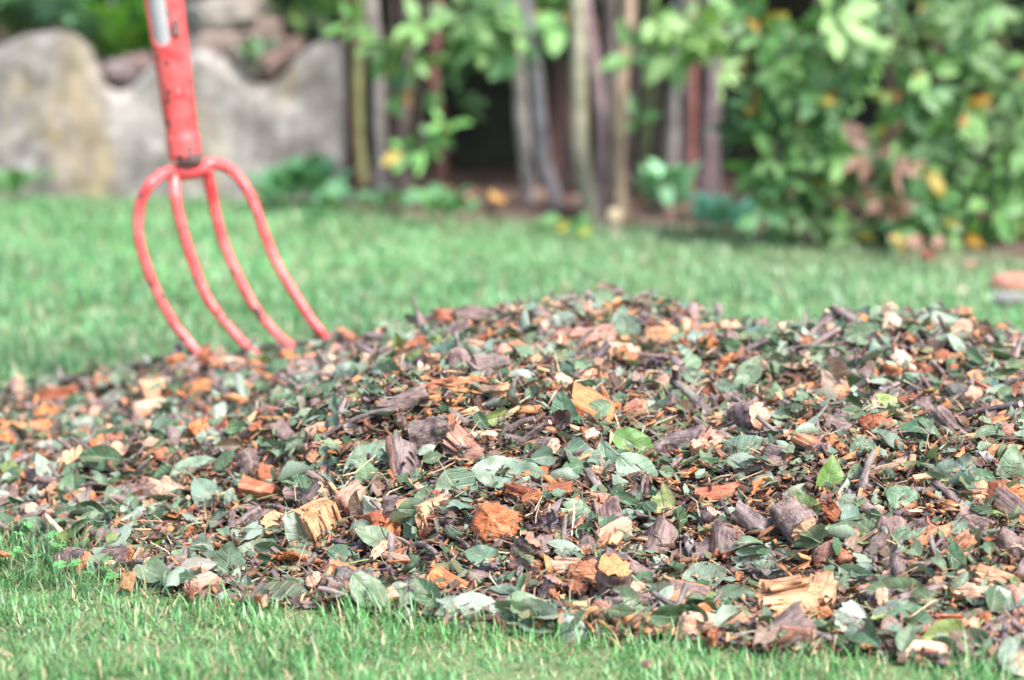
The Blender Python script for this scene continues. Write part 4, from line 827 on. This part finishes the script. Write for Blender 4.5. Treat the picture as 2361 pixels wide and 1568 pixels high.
shrub('leftmost shrub with thin stems, leaf spray and orange leaves by the wall end',
  [([(806, -20), (796, 195), (800, 330), (824, 450)], S_(55), BR), ([(833, 60), (829, 430)], S_(58), (0.360, 0.390, 0.180), 6.5), ([(859, -20), (868, 235), (882, 462)], S_(76), GY),
   ([(943, 90), (938, 300), (932, 468)], S_(52), (0.300, 0.225, 0.210)), ([(908, 60), (905, 455)], S_(34), (.16, .12, .11), 6.3), ([(968, 60), (972, 455)], S_(40), (.15, .11, .10), 6.3), ([(1007, 60), (1004, 240), (1025, 466)], S_(66), RD)],
  [(A(905, 60, 5.95), (.05, .06, .06), 12, .065, dict(pale=.7)), (A(965, 85, 5.95), (.09, .06, .05), 26, .066, dict(pale=.5, yellow=.02)), (A(1060, 70, 6.0), (.09, .06, .05), 28, .066, dict(pale=.35, yellow=.03)), (A(1150, 70, 5.95), (.08, .06, .07), 28, .066, dict(pale=.3, yellow=.05)), (A(1200, 95, 5.95), (.03, .05, .04), 10, .06, dict(pale=.4)),
   (A(1090, 125, 6.05), (.10, .06, .03), 16, .065, dict(pale=.1)), (A(960, 135, 6.05), (.05, .04, .03), 8, .06, dict(pale=.1)),
   (A(930, 200, 5.98), (.035, .04, .03), 8, .045, dict(yellow=.35)), (A(960, 245, 6.0), (.04, .04, .04), 6, .05, {}), (A(950, 320, 5.95), (.06, .05, .035), 16, .052, dict(yellow=.14, pale=.1)), (A(1030, 320, 5.95), (.05, .05, .04), 10, .05, dict(yellow=.14)), (A(1060, 250, 6.1), (.05, .05, .03), 8, .07, {}),
   (A(820, 45, 6.0), (.03, .05, .04), 9, .055, dict(yellow=.2)), ((-.6, 6.55, .80), (.35, .35, .22), 400, .09), ((-.3, 6.6, 1.1), (.5, .35, .35), 900, .09), ((-.15, 6.6, .66), (.42, .3, .12), 260, .09)], .08, 6)
shrub('middle shrub with two pale grey stems leaning together',
  [([(1188, 60), (1198, 273), (1226, 482)], S_(78), (0.405, 0.367, 0.345)), ([(1222, 40), (1249, 254), (1262, 370), (1278, 492)], S_(78), (0.450, 0.405, 0.413)), ([(1275, 40), (1292, 240), (1310, 480)], S_(48), (.12, .09, .10), 6.3), ([(1246, 272), (1205, 245)], S_(40), (.25, .2, .19), 5.97, -1)],
  [(A(1240, 20, 6.2), (.12, .1, .04), 44, .085, dict(pale=.1)), (A(1290, 95, 6.4), (.06, .1, .06), 18, .075, {}), ((.12, 6.6, 1.1), (.5, .35, .4), 900, .09), ((.2, 6.6, .70), (.4, .3, .1), 200, .09)], .08, 6)
shrub('right middle shrub with many upright olive and grey stems',
  [([(1333, -20), (1338, 195), (1356, 506)], S_(92), (0.330, 0.323, 0.232)), ([(1350, -10), (1392, 270), (1384, 505)], S_(78), (0.285, 0.203, 0.217)), ([(1441, -10), (1434, 273), (1430, 508)], S_(76), TN),
   ([(1497, 90), (1492, 273), (1474, 470)], S_(88), OL), ([(1566, 100), (1545, 300), (1530, 480)], S_(92), (0.300, 0.277, 0.262)), ([(1603, 100), (1597, 300), (1590, 490)], S_(56), (0.330, 0.135, 0.120)),
   ([(1640, -20), (1642, 195), (1616, 480)], S_(98), (0.195, 0.150, 0.173)), ([(1400, -20), (1415, 480)], S_(60), (.10, .07, .08), 6.2), ([(1575, 60), (1562, 480)], S_(60), (.14, .11, .125), 6.1), ([(1310, -10), (1322, 200), (1330, 480)], S_(50), (.14, .11, .11), 6.3), ([(1462, -10), (1458, 480)], S_(44), (.16, .12, .12), 6.15), ([(1515, -10), (1512, 250), (1500, 478)], S_(50), (.20, .17, .15), 6.2), ([(1405, -10), (1408, 490)], S_(46), (.20, .175, .16), 6.1), ([(1670, 0), (1662, 250), (1645, 480)], S_(60), (.15, .12, .13), 6.1), ([(1575, -10), (1588, 240), (1570, 480)], S_(50), (.22, .17, .18), 6.05)],
  [(A(1575, 75, 5.6), (.055, .06, .045), 40, .066, dict(pale=1, yellow=0, sprig=8)), (A(1500, 85, 5.6), (.035, .05, .05), 12, .06, dict(pale=.85, yellow=.0)), (A(1630, 140, 5.55), (.035, .045, .04), 20, .066, dict(pale=1, yellow=0)), (A(1480, 120, 5.7), (.03, .04, .03), 8, .07, dict(pale=.5)),
   (A(1465, 300, 6.0), (.03, .03, .05), 6, .06, {}), ((.5, 6.55, 1.15), (.45, .35, .45), 1000, .09), ((.55, 6.6, .72), (.5, .35, .12), 300, .09)], .08, 6)
inst_cl = []
rgb = random.Random(5)
RB = []
for i in range(15):
    u = rgb.uniform(1850, 2420); v = rgb.uniform(-20, 440)
    if u < 1790 and v < 60: continue
    RB.append((A(u, v, rgb.uniform(5.5, 5.9)), (.10, .10, .08), 32, .054, dict(dark=.5, pale=.05+.3*(v < 300)*(u > 1950)*rgb.random(), yellow=.045, dead=.02)))  # deeper clusters get darker leaf colour, standing for shaded gaps
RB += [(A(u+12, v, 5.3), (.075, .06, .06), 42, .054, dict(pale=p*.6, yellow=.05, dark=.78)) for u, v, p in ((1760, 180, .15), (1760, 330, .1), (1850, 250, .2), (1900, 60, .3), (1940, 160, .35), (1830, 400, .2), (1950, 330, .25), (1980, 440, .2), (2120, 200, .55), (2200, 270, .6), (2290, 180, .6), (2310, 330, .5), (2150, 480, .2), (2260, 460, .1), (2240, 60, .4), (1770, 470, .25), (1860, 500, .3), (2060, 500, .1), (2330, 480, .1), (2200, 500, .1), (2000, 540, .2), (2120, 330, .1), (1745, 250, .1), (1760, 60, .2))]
RB += [(A(2050, 420, 5.2), (.04, .04, .05), 18, .05, dict(dead=.9, yellow=0)), (A(2030, 360, 5.2), (.03, .03, .04), 8, .07, dict(dead=.9, yellow=0)), (A(1912, 50, 5.2), (.02, .03, .05), 6, .08, dict(pale=1.)),
  ((1.35, 6.1, 1.0), (.6, .5, .45), 1700, .085), ((1.6, 6.2, .35), (.6, .4, .35), 900, .085, dict(dark=.2)), ((1.9, 5.6, .5), (.5, .5, .5), 900, .085)]  # low back volume: leaf colour cut down to paint the shade inside
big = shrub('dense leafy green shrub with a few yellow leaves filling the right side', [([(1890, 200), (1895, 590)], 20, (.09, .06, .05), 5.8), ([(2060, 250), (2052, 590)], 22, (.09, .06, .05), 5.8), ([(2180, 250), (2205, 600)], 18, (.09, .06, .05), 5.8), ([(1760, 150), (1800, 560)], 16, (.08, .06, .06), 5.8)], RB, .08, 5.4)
# hedge behind the wall, one crown per plant; last two added to darken below
for k, (x, y, z, rx, rz, n_, lb) in enumerate(((-1.75, 7.2, .75, .7, .55, 900, 'leafy evergreen bush rising behind the left end of the stone wall'), (-.95, 7.3, .8, .5, .6, 900, 'evergreen bush behind the wall between fork and leftmost shrub'), (.1, 6.62, 1.15, .7, .5, 900, 'dark bush added above and behind the middle shrubs to shade them'), (1.1, 6.62, 1.1, .8, .55, 900, 'dark bush added above and behind the right shrubs to shade them'))):
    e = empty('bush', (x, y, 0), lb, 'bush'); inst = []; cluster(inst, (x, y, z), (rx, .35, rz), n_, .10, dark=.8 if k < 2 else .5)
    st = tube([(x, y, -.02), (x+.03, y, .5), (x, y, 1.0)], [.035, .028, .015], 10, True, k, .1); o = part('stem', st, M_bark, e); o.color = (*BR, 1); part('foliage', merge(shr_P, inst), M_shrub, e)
# bright broad leaved plants over the wall
def plant(name, label, cat, loc, n, size, col, up=.6, W=.3, sd_=0, mat=None, spread=.02):
    pr = [leaf_proto(700+sd_*3+k, W=W, fold=.2, curl=-.5, nu=9, nv=2, serr=.04) for k in range(3)]; inst = []
    for k in range(n):
        a = k*2.4+rng.random()*.5; e_ = up+rng.normal()*.25; dr = unit([math.cos(a), math.sin(a), e_]); s = size*rng.uniform(.7, 1.15)
        inst.append((k % 3, np.array([rng.normal()*spread, rng.normal()*spread, .012+size*.3*rng.random()])+dr*s*.6, basis(dr, (-dr[0]*e_, -dr[1]*e_-.3, 1)), s, np.array(col)*rng.uniform(.75, 1.25)))
    st = tube([(0, 0, -.015), (0, 0, size*.35)], .004, 6); o = link(name, None) if False else None
    e = empty(name, loc, label, cat); m1 = link('foliage', build_mesh('foliage', merge(pr, inst), mat or M_shrub), e); m2 = link('stem', build_mesh('stem', st, M_bark), e); m2.color = (.12, .2, .08, 1); return e
q = A(280, 120, 6.6); plant('leafy_plant', 'bright green broad leaved plant behind the wall just left of the fork', 'plant', (q[0], q[1], q[2]-.05), 26, .15, (.16, .42, .03), 1.2, .26, 1)
q = A(110, 70, 6.6); plant('leafy_plant', 'blue green plant hanging over the wall at the top left corner', 'plant', (q[0], q[1], q[2]-.02), 26, .11, (.14, .30, .20), .8, .3, 2)
q = A(215, 90, 6.55); plant('leafy_plant', 'pale green leaf tuft behind the wall between the two left plants', 'plant', (q[0], q[1], q[2]-.02), 18, .09, (.18, .36, .2), .8, .3, 3)
q = A(40, 90, 6.65); plant('leafy_plant', 'dark green plant at the very left above the wall', 'plant', (q[0], q[1], q[2]-.02), 22, .12, (.09, .25, .04), .8, .3, 4)
q = A(710, 80, 6.6); plant('leafy_plant', 'light green sprigs above the right end of the wall', 'plant', (q[0], q[1], q[2]-.02), 30, .085, (.26, .38, .2), .8, .3, 5, spread=.07)
q = A(760, 50, 6.55); plant('leafy_plant', 'fresh green sprig beside the first stem above the wall', 'plant', (q[0], q[1], q[2]-.02), 18, .10, (.2, .42, .12), 1.0, .26, 6)
q = A(590, 130, 6.30); plant('leafy_plant', 'small green sprig growing between the rubble stones on the wall', 'plant', (q[0], q[1], q[2]-.02), 10, .045, (.14, .28, .14), .9, .3, 7, spread=.03)
# small plants along the bed edge
for u, v, n_, s, c, up, lb, W in ((645, 482, 16, .075, (.09, .28, .13), .9, 'small dark weed at the wall foot right of the fork', .26), (720, 478, 18, .085, (.085, .27, .13), 1.1, 'taller dark weed at the wall foot near the leftmost stem', .26),
        (890, 500, 12, .05, (.13, .30, .16), .6, 'low green weed in front of the grey stem', .34), (1020, 520, 14, .06, (.10, .27, .10), 1.0, 'leafy weed at the bed edge before the red stem', .3),
        (1300, 550, 10, .04, (.10, .25, .08), .5, 'low weed at the bed edge below the yellow flowers', .34), (1545, 505, 24, .085, (.24, .52, .30), 1.6, 'upright pale green nettle before the olive stems', .25),
        (1676, 548, 36, .070, (.26, .60, .42), .8, 'round fern like blue green plant at the foot of the big shrub', .2), (785, 500, 10, .06, (.1, .25, .12), .5, 'tiny weed by the corner of the stone wall', .34), (30, 470, 14, .07, (.1, .26, .09), .8, 'tuft of weed at the wall foot far left', .25)):
    q = at_Z(u, v, 0.); plant('weed', lb, 'weed', (q[0], q[1], .0), n_, s, c, up, W, int(u) % 17)
# yellow flowers, mushroom, fallen things
def flower(u, v, c, lb):
    q = at_Z(u, v+18, 0.); p = at_Y(u, v, q[1]); e = empty('flower', (q[0], q[1], 0), lb, 'flower', None); h = p[2]
    part('stem', tube([(q[0], q[1], 0), (q[0], q[1], h)], .0015, 6), M_bark, e).color = (.12, .25, .06, 1)
    pr = [leaf_proto(800, W=.3, nu=5, nv=1, serr=0, stalk=False)]; inst = [(0, np.array([q[0], q[1], h])+.007*np.array([math.cos(a), -.3, math.sin(a)]), basis((math.cos(a), -.2, math.sin(a)), (0, -1, .3)), .013, np.array(c)) for a in np.linspace(0, 5.6, 8)]
    part('petals', merge(pr, inst), M_grass, e)
flower(1295, 520, (.75, .62, .05), 'left one of two small yellow flowers at the bed edge'); flower(1345, 528, (.62, .66, .08), 'right one of two small yellow flowers at the bed edge')
q = at_Z(1416, 540, 0.); e = empty('mushroom', (q[0], q[1], 0), 'small cream mushroom at the bed edge below the stems', 'mushroom')
part('cap', shift(xf(lump(41, 1, 1, 1.1, .12, 12), np.eye(3), .027), (q[0], q[1], .036)), M_rub, e).color = (.72, .58, .38, 1)
part('stalk', tube([(q[0], q[1], -.01), (q[0], q[1], .03)], .008, 10), M_rub, e).color = (.6, .5, .38, 1)
for u, v, s, c, sq, lb in ((2330, 655, 95, (.58, .26, .19), .45, 'terracotta brick fragment on the lawn at the right edge'), (2325, 690, 70, (.30, .30, .29), .4, 'pale grey stone just below the terracotta fragment'), (2140, 590, 40, (.36, .12, .09), .6, 'small dark red brick bit at the bed edge right'), (2235, 612, 22, (.6, .3, .24), .6, 'tiny pink brick bit at the bed edge far right')):
    q = at_Z(u, v, .01); o = link('brick_fragment' if c[0] > .5 or c[2] < .2 else 'stone', build_mesh('stone', xf(lump(int(u)+int(v), 1, .7, sq, .2, 14), np.eye(3), s*K*q[1]), M_rub)); o.location = (q[0], q[1], .012); o.color = (*c, 1); tag(o, lb, 'stone')
# fallen leaves scattered on the lawn and the bed
fl = [(1390, 505, RD), (1290, 535, BR)]
names = [('yellow', (.5, .28, .05)), ('brown', (.30, .16, .11)), ('pink brown', (.45, .25, .2)), ('pale green', (.3, .36, .25))]
me_f = [build_mesh('fallen_leaf', leaf_proto(850+k, W=.3, nu=8, nv=2, curl=.8, fold=.4), M_leaf) for k in range(4)]
for k in range(64):
    x = rng.uniform(-.35, 1.5); y = bed_y(x)+rng.uniform(-.22, .35); nm, c = names[int(rng.choice(4, p=[.15, .4, .3, .15]))]
    o = link('fallen_leaf', me_f[k % 4]); o.location = (x, y, .03+.01*rng.random()); o.rotation_euler = (rng.normal()*.4+.3, rng.normal()*.4, rng.random()*6.28); s = rng.uniform(.028, .05); o.scale = (s, s, s); o.color = (*(np.array(c)*rng.uniform(.7, 1.2)), 1)
    tag(o, '%s fallen leaf lying along the edge of the shrub bed' % nm, 'fallen leaf', '%s fallen leaves along the bed' % nm)
for k in range(40):
    x = rng.uniform(-.6, .75); y = 2.5-.35*x - abs(rng.normal())*.08 + .0
    if samp(SD, x, y) > 0: continue
    o = link('wood_shred', build_mesh('wood_shred', chip_P[k % 18], M_wood, False)) if k < 18 else link('wood_shred', bpy.data.meshes['wood_shred'] if k % 2 else bpy.data.meshes['wood_shred.001']); s = rng.uniform(.007, .018)
    o.location = (x, y, .008+.008*rng.random()); o.rotation_euler = tuple(rng.random(3)*6); o.scale = (s, s, s); o.color = (*random.choice([BLOND, RUST, ORANGE, PINK]), 1)
    tag(o, 'small stray wood shred lying in the grass in front of the heap', 'wood chip', 'stray wood shreds in the front grass')
